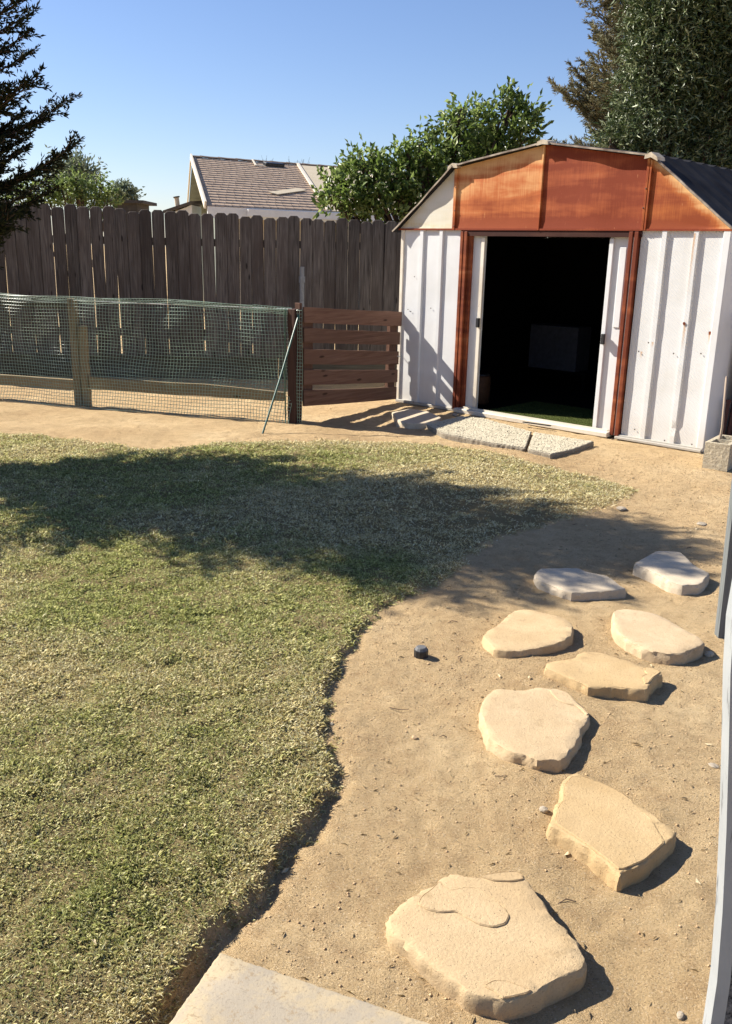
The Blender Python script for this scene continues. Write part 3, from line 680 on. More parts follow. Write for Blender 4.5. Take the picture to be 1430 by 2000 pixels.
# ------------------------------------------------------------------ gate
g0 = G(583, 825); gdir = (A0-g0); glen = float(np.linalg.norm(gdir)); gdir /= glen; gang = math.atan2(gdir[1], gdir[0]); gbk = np.array([-gdir[1], gdir[0], 0])
post = empty('gate_post', g0, gang, 'dark reddish square gate post between the netting and the slatted gate', 'post')
MB().box(-.085, .012, -.03, .06, -.05, 1.03).build('post_body', M['postwood'], post, bevel=.005)
MB().box(.018, .05, .0, .06, .05, 1.08).build('hinge_board', M['gatestile'], post, bevel=.003)
gate = empty('wooden_gate', (g0[0], g0[1], 0), gang, 'low gate of five reddish horizontal slats reaching the shed corner', 'gate')
# slats sag towards the free end
gz = [((1.047, .907), (.940, .795)), ((.862, .729), (.735, .605)), ((.674, .534), (.535, .402)), ((.485, .344), (.345, .215)), ((.295, .147), (.165, .035))]
ends = [1.635, 1.615, 1.60, 1.59, 1.58]
for ((a1, a0), (b1, b0)), e in zip(gz, ends):
    n = 8; vs = []
    for i in range(n+1):
        t = i/n; uu_ = .055+(e-.055)*t; z1 = a1+(b1-a1)*t+R.gauss(0, .0012)-.004*math.sin(t*3); z0 = a0+(b0-a0)*t+R.gauss(0, .0012)-.004*math.sin(t*3)
        vs += [(uu_, -.022, z0), (uu_, -.022, z1), (uu_, .0, z1), (uu_, .0, z0)]
    fs = [(i*4+k, (i+1)*4+k, (i+1)*4+(k+1) % 4, i*4+(k+1) % 4) for i in range(n) for k in range(4)]+[(0, 1, 2, 3), tuple(4*n+3-k for k in range(4))]
    MB().add(vs, fs).build('slat', M['gatewood'], gate, bevel=.002)
MB().add([(.058, .002, .19), (.205, .002, .18), (.205, .002, 1.0), (.058, .002, 1.02), (.058, .04, .19), (.205, .04, .18), (.205, .04, 1.0), (.058, .04, 1.02)],
         [(0,1,2,3),(7,6,5,4),(0,4,5,1),(1,5,6,2),(2,6,7,3),(3,7,4,0)]).build('stile', M['gatestile'], gate)
MB().add([(1.44, .002, .07), (1.56, .002, .06), (1.59, .002, .90), (1.46, .002, .91), (1.44, .04, .07), (1.56, .04, .06), (1.59, .04, .90), (1.46, .04, .91)],
         [(0,1,2,3),(7,6,5,4),(0,4,5,1),(1,5,6,2),(2,6,7,3),(3,7,4,0)]).build('stile', M['gatestile'], gate)
MB().tube([(1.56, -.028, .49), (1.60, -.035, .485), (1.655, -.03, .487)], .004, 6).build('latch_hook', M['wire'], gate)

# ------------------------------------------------------------------ stones
def densify(P, step):
    out = []
    n = len(P)
    for i in range(n):
        a = np.array(P[i], float); b = np.array(P[(i+1) % n], float); L = np.linalg.norm(b-a); k = max(1, int(L/step))
        for j in range(k): out.append(a+(b-a)*j/k)
    return np.array(out)
def chaikin(P):
    out = []
    for i in range(len(P)):
        a = P[i]; b = P[(i+1) % len(P)]; out += [a*.86+b*.14, a*.14+b*.86]
    return np.array(out)
def area(P): x, y = P[:, 0], P[:, 1]; return .5*np.sum(x*np.roll(y, -1)-y*np.roll(x, -1))
def slab_mesh(P, h, grid=.03, amp=.002, edge=.005, seed=0, jit=.003, under=.0, cut=.12):
    """P: outline of the top in local xy; a split-faced slab with a rounded, chipped rim"""
    if area(P) < 0: P = P[::-1]
    P = densify(P, .07)
    if cut: P = chaikin(P)
    P = densify(P, .010); n = len(P)
    t = np.roll(P, -1, 0)-np.roll(P, 1, 0); t /= np.linalg.norm(t, axis=1)[:, None]+1e-9; nr = np.stack([t[:, 1], -t[:, 0]], 1)
    jt = (vnoise(P[:, 0], P[:, 1], 42, seed+3)-.5)*jit*2+(vnoise(P[:, 0], P[:, 1], 110, seed+4)-.5)*jit
    nz_ = lambda Q, f, s: (vnoise(Q[:, 0], Q[:, 1], f, s)-.5)
    rings = []
    spec = [(-.02, under), (h*.3, under*.7), (h*.62, under*.35+.001), (h*.86, .0), (h-.0018, -edge*.35), (h, -edge)]
    for k, (z, o) in enumerate(spec):
        rough_ = nz_(P, 34+k*19, seed+k)*(.009 if 0 < k < 4 else .003)*min(1, h/.04)
        Q = P+nr*(o+jt*(1 if k < 5 else .7)+rough_)[:, None]
        zz = np.full(n, z)+nz_(P, 12, seed+8)*amp*(k > 3)+nz_(P, 60, seed+9)*.006*(k in (2, 3))*min(1, h/.04) + nz_(Q, 5, seed+20)*amp*1.6*(k > 3)
        rings.append(np.column_stack([Q, zz]))
    inner = rings[-1]
    lo, hi = inner[:, :2].min(0), inner[:, :2].max(0); pts = [Vector(p) for p in inner[:, :2]]; edges = [(i, (i+1) % n) for i in range(n)]
    gxx, gyy = np.meshgrid(np.arange(lo[0], hi[0], grid), np.arange(lo[1], hi[1], grid)); gp = np.stack([gxx.ravel(), gyy.ravel()], 1)+NR.uniform(-.3, .3, (gxx.size, 2))*grid
    gp = gp[sdist(gp, inner[:, :2]) > grid*.45]
    pts += [Vector(p) for p in gp]
    ov, oe, of, *_ = delaunay_2d_cdt(pts, edges, [], 1, 1e-6)
    ovn = np.array([(v.x, v.y) for v in ov]); zt = h+nz_(ovn, 5, seed+20)*amp*1.6+nz_(ovn, 12, seed+8)*amp
    zt += nz_(ovn, 28, seed+31)*amp*.35*smooth(0, .03, sdist(ovn, inner[:, :2]))
    mb = MB(); allv = []
    for r in rings[:-1]: allv += [tuple(p) for p in r]
    b = len(allv); allv += [(x, y, z) for (x, y), z in zip(ovn, zt)]
    fs = []
    for k in range(len(rings)-2):
        for i in range(n): j = (i+1) % n; fs.append((k*n+i, k*n+j, (k+1)*n+j, (k+1)*n+i))
    # last ring -> triangulated top border (first n vertices keep their order)
    k = len(rings)-2
    for i in range(n): j = (i+1) % n; fs.append((k*n+i, k*n+j, b+j, b+i))
    for f in of:
        f = list(f); pa = [ovn[q] for q in f]; ar = sum(pa[i][0]*pa[(i+1) % len(f)][1]-pa[(i+1) % len(f)][0]*pa[i][1] for i in range(len(f)))
        fs.append(tuple(b+q for q in (f if ar > 0 else f[::-1])))
    return mb.add(allv, fs)
def flag(crop, ox, oy, sc, h, label, mat, seed, flakes=(), name='stepping_stone', grp='stepping stones across the bare soil', under=.006, dz=0.0):
    W_ = np.array([G(ox+x/sc, oy+y/sc, h+dz)[:2] for x, y in crop]); c = W_.mean(0)
    root = empty(name, (c[0], c[1], dz), 0, label, 'stepping stone', grp)
    slab_mesh(W_-c, h, seed=seed, under=under).build('stone_slab', mat, root, smooth=True, sharp=32)
    for fl_ in flakes:
        Fp = np.array([G(ox+x/sc, oy+y/sc, h+dz)[:2] for x, y in fl_])-c
        fm = slab_mesh(Fp, .0065, grid=.03, amp=.0004, edge=.0025, seed=seed+5, jit=.001)
        for i_, v_ in enumerate(fm.v): 
            zt = h+float((vnoise(np.array([v_[0]]), np.array([v_[1]]), 5, seed+20)[0]-.5))*.002*1.6+float((vnoise(np.array([v_[0]]), np.array([v_[1]]), 12, seed+8)[0]-.5))*.002
            fm.v[i_] = (v_[0], v_[1], v_[2]-.0028+zt)
        fm.build('raised_layer', mat, root, smooth=True, sharp=25)
    return root
S8 = [(60,340),(120,280),(195,215),(350,140),(380,100),(470,75),(530,97),(600,97),(700,80),(830,68),(870,85),(900,125),(935,175),(990,240),(1040,320),(1110,395),(1170,450),(1215,495),(1235,560),(1250,600),(1235,650),(1150,700),(1050,755),(980,795),(900,820),(800,845),(750,848),(700,832),(600,812),(530,795),(500,760),(420,700),(330,640),(230,560),(160,500),(90,440),(62,380)]
fl8 = [[(240,270),(300,308),(370,325),(470,315),(540,360),(620,400),(700,412),(770,390),(793,345),(760,292),(700,245),(640,205),(580,172),(500,175),(430,190),(395,170),(370,130),(330,175),(270,215)],
       [(620,100),(700,82),(825,72),(862,90),(880,120),(800,132),(700,128)], [(640,765),(700,735),(780,738),(850,765),(930,795),(900,812),(800,835),(745,840),(700,795)]]
flag(S8, 740, 1680, 3.109, .045, 'largest and nearest tan flagstone beside the patio corner, with curved raised layers', M['stone0'], 1, fl8)
S7 = [(345,83),(400,105),(520,150),(650,200),(730,250),(800,295),(840,350),(930,395),(1030,460),(1080,510),(1150,560),(1215,600),(1190,650),(1115,720),(1040,780),(950,860),(850,910),(760,950),(720,985),(700,960),(600,870),(500,800),(400,720),(300,650),(200,590),(110,550),(105,520),(140,470),(160,400),(165,345),(205,320),(208,200),(220,145),(290,95)]
flag(S7, 1050, 1490, 4.469, .043, 'long tan flagstone tapering to its far end with a crack along its right edge', M['stone1'], 2,
     [[(810,330),(840,372),(930,450),(1000,515),(1045,600),(1105,705),(1040,765),(950,845),(850,895),(760,930),(700,930),(600,845),(400,700),(230,590),(150,530),(180,400),(230,320),(235,200),(300,120),(380,120),(520,170),(700,250)]])
S6 = [(110,290),(130,230),(180,180),(240,130),(340,130),(420,140),(560,140),(660,110),(750,120),(850,125),(950,160),(1010,210),(1060,270),(1130,320),(1180,370),(1195,400),(1160,450),(1100,520),(1085,600),(1040,680),(1000,740),(950,810),(880,840),(780,845),(640,840),(520,790),(420,770),(320,720),(230,660),(175,610),(160,560),(120,450),(103,380)]
flag(S6, 920, 1320, 5.107, .046, 'broad roundish tan flagstone in the middle of the group', M['stone2'], 3,
     [[(800,180),(860,240),(960,285),(1030,295),(1090,330),(1150,390),(1175,385),(1120,330),(1050,280),(1000,222),(940,172),(850,140),(780,140)]])
S5 = [(100,460),(150,440),(300,425),(330,415),(350,385),(420,370),(520,370),(620,400),(750,440),(850,480),(950,500),(1000,520),(1005,545),(960,560),(930,600),(885,660),(800,660),(640,640),(460,640),(430,640),(330,590),(220,540),(110,500)]
flag(S5, 1040, 1180, 3.972, .048, 'wide tan flagstone with a straight dark front edge and chipped right corner', M['stone3'], 4,
     [[(880,490),(870,520),(890,545),(850,565),(870,620),(900,620),(935,575),(985,540),(990,525),(940,507)]])
S4 = [(625,60),(650,40),(730,35),(850,50),(950,70),(1020,100),(1100,150),(1200,205),(1300,255),(1335,305),(1260,340),(1150,380),(1080,385),(1000,375),(880,350),(760,290),(670,220),(640,180),(625,120)]
flag(S4, 1040, 1180, 3.972, .044, 'smooth teardrop shaped pale flagstone farthest to the right in the sunlit row', M['stone4'], 5)
S3 = [(105,760),(140,720),(210,680),(260,640),(300,590),(350,560),(430,543),(500,550),(600,575),(720,600),(790,630),(830,670),(840,710),(830,760),(760,810),(640,840),(500,870),(400,890),(300,893),(200,880),(150,830),(110,790)]
flag(S3, 920, 1060, 4.206, .043, 'rounded pale flagstone with a rough grainy top, right of the black cap', M['stone5'], 6)
S1 = [(530,240),(565,210),(640,207),(880,207),(960,240),(1120,270),(1200,330),(1275,378),(1200,385),(1050,400),(840,410),(750,390),(650,345),(560,310),(530,275)]
flag(S1, 920, 1060, 4.206, .042, 'angular greyish flagstone dappled by the edge of the tree shade, left of the two farthest', M['stone_grey'], 7)
S2 = [(190,1000),(300,940),(420,878),(540,882),(650,890),(720,960),(780,1020),(920,1090),(925,1110),(850,1200),(760,1210),(650,1215),(560,1180),(450,1120),(330,1060),(240,1030)]
flag(S2, 1200, 900, 5.0, .05, 'angular grey flagstone in the tree shade nearest the dark post', M['stone_grey'], 8)
# shaded flagstone by the gate
Sg = [(765,805),(800,798),(835,803),(862,815),(850,826),(800,827),(778,822)]
flag(Sg, 0, 0, 1.0, .045, 'small grey slab striped by the gate shadow beside the shed wall', M['stone_grey'], 9, grp=None)

# patio slab
pc = G(430, 1862, .03); pl_ = G(330, 2000, .03); pr_ = G(831, 1997, .03)
e1 = (pl_-pc)/np.linalg.norm(pl_-pc); e2 = (pr_-pc)/np.linalg.norm(pr_-pc)
P = np.array([(pc)[:2], (pc+e1*1.6)[:2], (pc+e1*1.6+e2*1.7)[:2], (pc+e2*1.7)[:2]]); c0 = P[0].copy()
pat = slab_mesh(P-c0, .034, grid=.08, amp=.0008, edge=.006, seed=12, jit=.0008, cut=0).build('patio', M['patio'], None, smooth=True, sharp=32); pat.location = (c0[0], c0[1], 0)
tag(pat, 'corner of a stained concrete patio slab', kind='structure')

# two pale aggregate pavers at the doorway
def paver(px, label, seed):
    W_ = poly_px(px, .04); c = W_.mean(0); root = empty('aggregate_paver', (c[0], c[1], 0), 0, label, 'paver', 'pavers before the shed door')
    P_ = W_-c
    slab_mesh(P_, .034, grid=.05, amp=.002, edge=.006, seed=seed, jit=.004, cut=0).build('paver_base', M['binder'], root, smooth=True)
    lo, hi = P_.min(0), P_.max(0); q = NR.uniform(lo, hi, (int(np.prod(hi-lo)*9500), 2)); q = q[sdist(q, P_) > .006]
    k = len(q); s = NR.uniform(.005, .009, k); rot = NR.uniform(0, 6.3, k)
    ic = np.array([(0, 0, 1), (.9, 0, .25), (.25, .85, .3), (-.75, .5, .2), (-.7, -.55, .3), (.3, -.85, .2), (0, 0, -.5)])
    cs, sn = np.cos(rot), np.sin(rot); lx = ic[:, 0]*1.3; ly = ic[:, 1]
    X = (lx[None]*cs[:, None]-ly[None]*sn[:, None])*s[:, None]+q[:, :1]; Y = (lx[None]*sn[:, None]+ly[None]*cs[:, None])*s[:, None]+q[:, 1:]; Z = ic[None, :, 2]*s[:, None]*.8+.034+NR.uniform(-.001, .003, k)[:, None]
    V = np.stack([X, Y, Z], 2).reshape(-1, 3); b = (np.arange(k)*7)[:, None, None]
    T = np.array([(0, 1, 2), (0, 2, 3), (0, 3, 4), (0, 4, 5), (0, 5, 1)])[None]
    np_mesh('aggregate', V, (T+b).reshape(-1, 3), M['gravel'], None, kind='stuff').parent = root
paver([(832, 828), (900, 812), (945, 816), (1038, 842), (1026, 874), (950, 862), (864, 845)], 'long pale pebbled paver along the left part of the shed sill', 21)
paver([(1043, 843), (1100, 852), (1160, 861), (1120, 876), (1076, 886), (1031, 876)], 'short pale pebbled paver with a raised dark corner before the right shed door', 22)
# dark strip lying under the sill
o = MB().box(-.14, .14, -.012, .012, 0, .008).build('metal_strip', M['black'], None); p = G(1048, 836); o.location = (p[0], p[1], .035); o.rotation_euler = (0, 0, sang+.12); tag(o, 'thin dark strip lying between pavers and shed sill', 'strip')

# irrigation cap
cp = G(822, 1288); cap = empty('irrigation_cap', (cp[0], cp[1], 0), 0, 'small black ribbed plastic cap standing in the bare soil', 'cap')
n = 24; vs = []; 
for z, r in ((-.01, .026), (.040, .028), (.044, .027)): vs += [(math.cos(2*math.pi*k/n)*(r+(.0014 if k % 2 else 0)), math.sin(2*math.pi*k/n)*(r+(.0014 if k % 2 else 0)), z) for k in range(n)]
MB().add(vs, [(j*n+k, j*n+(k+1) % n, (j+1)*n+(k+1) % n, (j+1)*n+k) for j in range(2) for k in range(n)]+[tuple(2*n+k for k in range(n))]).build('cap_body', M['black'], cap)
MB().tube([(0, 0, .044), (0, 0, .053), (0, 0, .055)], [.026, .021, .018], 12).build('cap_top', M['capgrey'], cap)

# cinder block with sticks beside the shed
bc = G(1371, 914); bd = (G(1415, 917)-bc); bd /= np.linalg.norm(bd); bb = np.array([-bd[1], bd[0], 0.0]); 
bb = (bb*.86+bd*.5); bb /= np.linalg.norm(bb); blk = empty('cinder_block', bc, math.atan2(bd[1], bd[0]), 'grey hollow cinder block at the right corner of the shed', 'block')
bw_, bl_, bh_ = .185, .39, .205; t = .032
mb = MB()
mb.box(0, bw_, 0, t, 0, bh_); mb.box(0, bw_, bl_-t, bl_, 0, bh_); mb.box(0, t, t, bl_-t, 0, bh_); mb.box(bw_-t, bw_, t, bl_-t, 0, bh_); mb.box(t, bw_-t, bl_/2-t/2, bl_/2+t/2, 0, bh_)
o = mb.build('block_shell', M['block'], blk); o.rotation_euler = (0, 0, -.42)
ce = bc+np.array([.15, .12, 0])
stp = PL(1419, 738, ce, np.array([0, 1., 0]))
st = empty('wooden_stick', ce, 0, 'bare wooden stick standing in the cinder block', 'stick')
MB().tube([(0, 0, .02), (.012, .0, .3), (stp[0]-ce[0], .0, stp[2])], [.011, .010, .009], 7).build('stick_shaft', M['stick'], st, smooth=True)
MB().tube([(stp[0]-ce[0], 0, stp[2]), (stp[0]-ce[0], 0, stp[2]+.012)], [.009, .004], 7).build('stick_tip', M['stick'], st)
lp = empty('leaning_sheet', (3.075, 7.47, 0), math.radians(42), 'dark grey sheet standing in the gap right of the shed', 'sheet')
MB().box(0, .7, -.006, .006, 0, 1.12).build('sheet_face', M['felt2'], lp)
MB().box(-.02, 0, -.012, .012, 0, 1.13).build('sheet_edge', M['black'], lp)
rp = empty('dark_post', (3.02, 7.44, 0), 0, 'thin dark red post beside the shed corner behind the wooden stick', 'post')
MB().add([(0, 0, 0), (.03, 0, 0), (.03, .03, 0), (0, .03, 0), (.05, 0, 1.07), (.085, 0, 1.07), (.085, .03, 1.07), (.05, .03, 1.07)], [(0,3,2,1),(4,5,6,7),(0,1,5,4),(1,2,6,5),(2,3,7,6),(3,0,4,7)]).build('post_body', M['maroon'], rp)
MB().box(.045, .09, -.004, .034, 1.071, 1.085).build('post_cap', M['maroon'], rp)
rq = empty('short_stake', (2.955, 7.39, 0), 0, 'short dark red stake at the foot of the shed side wall behind the block', 'stake')
MB().add([(0, 0, 0), (.022, 0, 0), (.022, .02, 0), (0, .02, 0), (.012, 0, .40), (.04, 0, .40), (.04, .02, .40), (.012, .02, .40)], [(0,3,2,1),(4,5,6,7),(0,1,5,4),(1,2,6,5),(2,3,7,6),(3,0,4,7)]).build('stake_body', M['maroon'], rq)
MB().box(.008, .044, -.003, .023, .401, .425).build('stake_head', M['maroon'], rq)

# ------------------------------------------------------------------ foreground at the right: dark post and grey painted board
pp0 = G(1403, 1246); pt = PL(1430, 1008, pp0, np.array([0, 1.0, 0])); dv = (pt-pp0)/(pt[2])
dp = empty('weathered_post', pp0, 0, 'thin dark weathered post at the right picture edge beyond the grey board', 'post')
vs = []
for z in (-.02, .4, .8, 1.2, 1.6, 2.1):
    x = dv[0]*z; vs += [(x, 0, z), (x+.05, 0, z), (x+.05, .045, z), (x, .045, z)]
MB().add(vs, [(i*4+k, i*4+(k+1) % 4, (i+1)*4+(k+1) % 4, (i+1)*4+k) for i in range(5) for k in range(4)]+[(20, 21, 22, 23)]).build('post_body', M['greypost'], dp)
Yb = 1.42; edge_px = [(1348, 2120), (1372, 2000), (1388, 1890), (1398, 1758), (1405, 1604), (1409, 1450), (1412, 1300), (1418, 1200), (1430, 1130), (1447, 1000)]
ep = [AT(x, y, Yb+.035)-np.array([0, .035, 0]) for x, y in edge_px]; ep[0][2] = -.01
gb = empty('painted_board', (ep[0][0]+.05, Yb, 0), 0, 'pale grey painted upright board with dark felt face at the right picture edge', 'board')
vs = []; fs = []
for p_ in ep:
    for dx, dy in ((0, 0), (.026, -.0), (.026, .035), (0, .035)): vs.append((p_[0]+dx, p_[1]+dy, p_[2]))
for i in range(len(ep)-1):
    for k in range(4): fs.append((i*4+k, i*4+(k+1) % 4, (i+1)*4+(k+1) % 4, (i+1)*4+k))
MB().add(vs, fs+[(0, 3, 2, 1)]).build('board', M['greypaint'], gb, world=True)
vs = []; fs = []
for p_ in ep[:-1]:
    for dx, dy in ((.028, .004), (.3, .004), (.3, .03), (.028, .03)): vs.append((p_[0]+dx, p_[1]+dy, p_[2]))
for i in range(len(ep)-2):
    for k in range(4): fs.append((i*4+k, i*4+(k+1) % 4, (i+1)*4+(k+1) % 4, (i+1)*4+k))
MB().add(vs, fs).build('felt_face', M['felt'], gb, world=True)

# ------------------------------------------------------------------ neighbour's house beyond the fence
RL = AT(376, 307, 30); EL = AT(405, 402, 22.8); EL[2] = 1.55+(EL[2]-1.55)
RR = G(690, 327, RL[2]); ER = G(660, 415, EL[2]); BLp = AT(366, 405, 35.2)
rd = (RR-RL); rd /= np.linalg.norm(rd)
up_d = EL-RL; ed = ER-EL; ed /= np.linalg.norm(ed); ridge_d = (rd+ed)/2; ridge_d /= np.linalg.norm(ridge_d)
house = empty('neighbour_house', (RL[0], RL[1], 0), 0, 'neighbouring house with brown shingle roof and white fascia beyond the fence', 'house')
sl_ = np.linalg.norm(up_d); dn = up_d/sl_; nrm = np.cross(ridge_d, dn); nrm *= np.sign(nrm[2]); nrm /= np.linalg.norm(nrm)
Lr = 11.0
def quad(pts, name, mat, thick=.03):
    pts = [np.array(p) for p in pts]; nn = np.cross(pts[1]-pts[0], pts[3]-pts[0]); nn /= np.linalg.norm(nn)
    vs = [p for p in pts]+[p-nn*thick for p in pts]
    return MB().add(vs, [(0,1,2,3),(7,6,5,4),(0,4,5,1),(1,5,6,2),(2,6,7,3),(3,7,4,0)]).build(name, mat, house, world=True)
quad([RL-nrm*.03, EL-nrm*.03, EL+ridge_d*Lr-nrm*.03, RL+ridge_d*Lr-nrm*.03], 'roof_deck', M['roof_felt'], .08)
back_d = np.array([BLp[0]-RL[0], BLp[1]-RL[1], EL[2]-RL[2]])
quad([RL-nrm*.02, RL+ridge_d*Lr-nrm*.02, RL+ridge_d*Lr+back_d, RL+back_d], 'roof_deck', M['soffit'], .08)
# shingle tabs as far as the bare sheets
b0 = PL(579, 321, RL, nrm); b1 = PL(640, 412, RL, nrm)
kk_ = np.dot(dn, ridge_d); tb = (np.dot(b1-RL, dn)-kk_*np.dot(b1-RL, ridge_d))/(1-kk_**2)
s0 = np.dot(b0-RL, ridge_d); s1 = s0+(np.dot(b1-RL, ridge_d)-kk_*tb-s0)*sl_/tb
rows = 21; Vs = []; Fs = []; Ti = []
up_in = np.dot(dn, ridge_d)
dn_p = dn
for r in range(rows):
    t0 = sl_*r/rows; t1 = sl_*(r+1)/rows+.02; x = -R.uniform(0, .2)
    lim = s0+(s1-s0)*r/rows
    while x < lim:
        w = R.uniform(.17, .27); a = max(x, -.02); b = min(x+w, lim); x += w
        if b-a < .03: continue
        th = R.uniform(.006, .014); T = R.random(); dt = R.uniform(-.012, .006)
        o = len(Vs)
        for q, tt, hh in ((a, t0, .004), (b-.006, t0, .004), (b-.006, t1+dt, th), (a, t1+dt, th), (b-.006, t1+dt, 0), (a, t1+dt, 0)):
            Vs.append(RL+ridge_d*q+dn_p*tt+nrm*hh); Ti.append(T)
        Fs += [(o, o+3, o+2, o+1), (o+3, o+5, o+4, o+2)]
np_mesh('shingles', np.array(Vs), np.array(Fs), M['shingle'], house, kind='stuff', attr={'tint': Ti})
e_ = .02
c1 = RL+ridge_d*s0; c2 = RL+ridge_d*s1+dn*sl_
m1 = RL+ridge_d*(s0+2.6); m2 = RL+ridge_d*(s1+2.6)+dn*sl_
quad([c1+nrm*e_, c2+nrm*e_, m2+nrm*e_, m1+nrm*e_], 'roof_sheet', M['tanroof'], .02)
quad([m1+ridge_d*.05+nrm*e_, m2+ridge_d*.05+nrm*e_, RL+ridge_d*Lr+dn*sl_+nrm*e_, RL+ridge_d*Lr+nrm*e_], 'roof_sheet', M['tanroof'], .02)
mb = MB().bar(c1+nrm*.04, c2+nrm*.04, .09, .05, nrm); mb.build('roof_batten', M['barge'], house, world=True)
mb = MB().bar(m1+nrm*.04, m2+nrm*.04, .09, .05, nrm); mb.build('roof_batten', M['barge'], house, world=True)
for k in range(36):
    a = RL+ridge_d*(.3*k-.02)
    if .3*k > Lr: break
    MB().bar(a+nrm*.03+np.array([0, 0, .012*(k % 2)]), a+ridge_d*.31+nrm*.03, .2, .03, nrm).build('ridge_tile', M['roof_felt'], house, world=True)
MB().bar(RL-ridge_d*.05+nrm*.02, EL-ridge_d*.05+nrm*.02, .05, .17, nrm).build('barge_board', M['barge'], house, world=True)
MB().bar(RL-ridge_d*.05-nrm*.02, RL+back_d-ridge_d*.05, .05, .17, nrm).build('barge_board', M['barge'], house, world=True)
# gutter and fascia
f0 = EL+np.array([0, 0, -.14]); MB().bar(f0, f0+ridge_d*Lr, .04, .26).build('fascia', M['fascia'], house, world=True)
g_ = f0+ridge_d*1.05+np.array([.0, -.07, .02]); MB().bar(g_, g_+ridge_d*(Lr-1.2), .13, .17).build('gutter', M['fascia'], house, world=True)
# gable wall and long wall under the eaves
wi = ridge_d*.75; fr = EL-dn*.5
gw = [RL+wi-np.array([0, 0, .12]), EL+wi-dn*.45-np.array([0, 0, .12]), np.array([*(EL+wi-dn*.45)[:2], 0]), np.array([*(RL+wi+back_d*.85)[:2], 0]), RL+wi+back_d*.85-np.array([0, 0, .12])]
MB().add(gw+[p+ridge_d*.12 for p in gw], [(0, 1, 2, 3, 4), (9, 8, 7, 6, 5), (0, 5, 6, 1), (1, 6, 7, 2), (3, 8, 9, 4), (4, 9, 5, 0)]).build('gable_wall', M['soffit'], house, world=True)
lw_ = EL+wi-dn*.45; lw_[2] = 0; w2 = lw_+ridge_d*(Lr-1.2)
MB().add([lw_, w2, w2+np.array([0, 0, EL[2]-.05]), lw_+np.array([0, 0, EL[2]-.05])], [(0, 1, 2, 3)]).build('wall', M['stucco'], house, world=True)
# roof vent
vp = PL(535, 326, RL, nrm); va = vp-ridge_d*.33-dn*.05; vb = vp+ridge_d*.33-dn*.05
MB().bar(va+nrm*.06, vb+nrm*.06, .26, .12, nrm).build('roof_vent', M['black'], house, world=True, bevel=.02)
for xx in (495,):
    q1 = PL(493, 315, RL, nrm); q2 = PL(500, 326, RL, nrm); q3 = PL(516, 327, RL, nrm)
    MB().bar(q1+nrm*.05, q2+nrm*.05, .05, .03, nrm).bar(q2+nrm*.05, q3+nrm*.05, .05, .03, nrm).build('roof_flashing', M['barge'], house, world=True)
q1 = PL(533, 381, RL, nrm); q2 = PL(590, 373, RL, nrm); MB().bar(q1+nrm*.045, q2+nrm*.045, .3, .02, nrm).build('loose_sheet', M['tanroof'], house, world=True)
# low outbuilding roof and flue left of the house
ob = empty('garden_outbuilding', AT(345, 470, 24)*np.array([1, 1, 0]), 0, 'low sloping grey roof with a short flue left of the neighbouring house', 'outbuilding')
a = AT(318, 411, 24); b = AT(372, 393, 24); MB().add([a, b, b+np.array([.2, 1.5, .1]), a+np.array([.2, 1.5, .1])]+[p-np.array([0, 0, .07]) for p in (a, b, b+np.array([.2, 1.5, .1]), a+np.array([.2, 1.5, .1]))], [(0,1,2,3),(7,6,5,4),(0,4,5,1),(1,5,6,2),(2,6,7,3),(3,7,4,0)]).build('roof', M['far_dark'], ob, world=True)
c_ = AT(318, 470, 24.3); MB().add([(a[0]+.1, 24.15, 0), (b[0], 24.15, 0), (b[0], 24.15, b[2]-.08), (a[0]+.1, 24.15, a[2]-.09), (a[0]+.1, 25.5, 0), (b[0], 25.5, 0), (b[0], 25.5, b[2]-.08), (a[0]+.1, 25.5, a[2]-.09)], [(0,1,2,3),(7,6,5,4),(0,4,5,1),(1,5,6,2),(2,6,7,3),(3,7,4,0)]).build('wall', M['fascia'], ob, world=True)
f1 = AT(349, 405, 24.3); f2 = AT(345, 386, 24.3); fo = MB().tube([f1-np.array([0, 0, .2]), f2], .06, 8).build('flue', M['stucco'], ob, world=True)
MB().tube([f2-(f1-f2)*.0, f2-(f1-f2)*.12], .085, 8).build('flue_cap', M['far_dark'], fo, world=False) if False else MB().tube([f2, f2-(f1-f2)*.12], .085, 8).build('flue_cap', M['far_dark'], ob, world=True)
# dark shelter top at the left
so_ = empty('garden_shelter', AT(248, 470, 16)*np.array([1, 1, 0]), 0, 'dark flat topped shelter peeping over the fence at the left', 'shelter')
a = AT(213, 392, 16); b = AT(280, 390, 16); MB().box(a[0], b[0], 16, 17, a[2]-.03, a[2]+.02).build('flat_roof', M['far_dark'], so_, world=True)
MB().box(a[0]+.08, b[0]-.12, 16.08, 16.9, 0, a[2]-.03).build('wall', M['far_dark'], so_, world=True)

# ------------------------------------------------------------------ foliage builders
def unit(v): return v/(np.linalg.norm(v, axis=-1, keepdims=True)+1e-9)
def leaves(P, Dr, L, Wd, name, mat, parent, tint=None, fold=.15, kind='stuff'):
    n = len(P); Dr = unit(Dr); rnd = unit(NR.normal(size=(n, 3))); sd_ = unit(np.cross(Dr, rnd)); up = np.cross(sd_, Dr)
    L = np.asarray(L).reshape(-1, 1)*np.ones((n, 1)); Wd = np.asarray(Wd).reshape(-1, 1)*np.ones((n, 1))
    b = P; m_ = P+Dr*L*.45+up*L*fold*.5; tip = P+Dr*L-up*L*fold*.3
    V = np.stack([b, m_+sd_*Wd/2+up*Wd*.2, tip, m_-sd_*Wd/2+up*Wd*.2], 1).reshape(-1, 3); k = np.arange(n)*4
    F = np.concatenate([np.stack([k, k+1, k+2], 1), np.stack([k, k+2, k+3], 1)])
    if tint is None: tint = NR.random(n)
    return np_mesh(name, V, F, mat, parent, kind=kind, attr={'tint': np.repeat(tint, 4)})
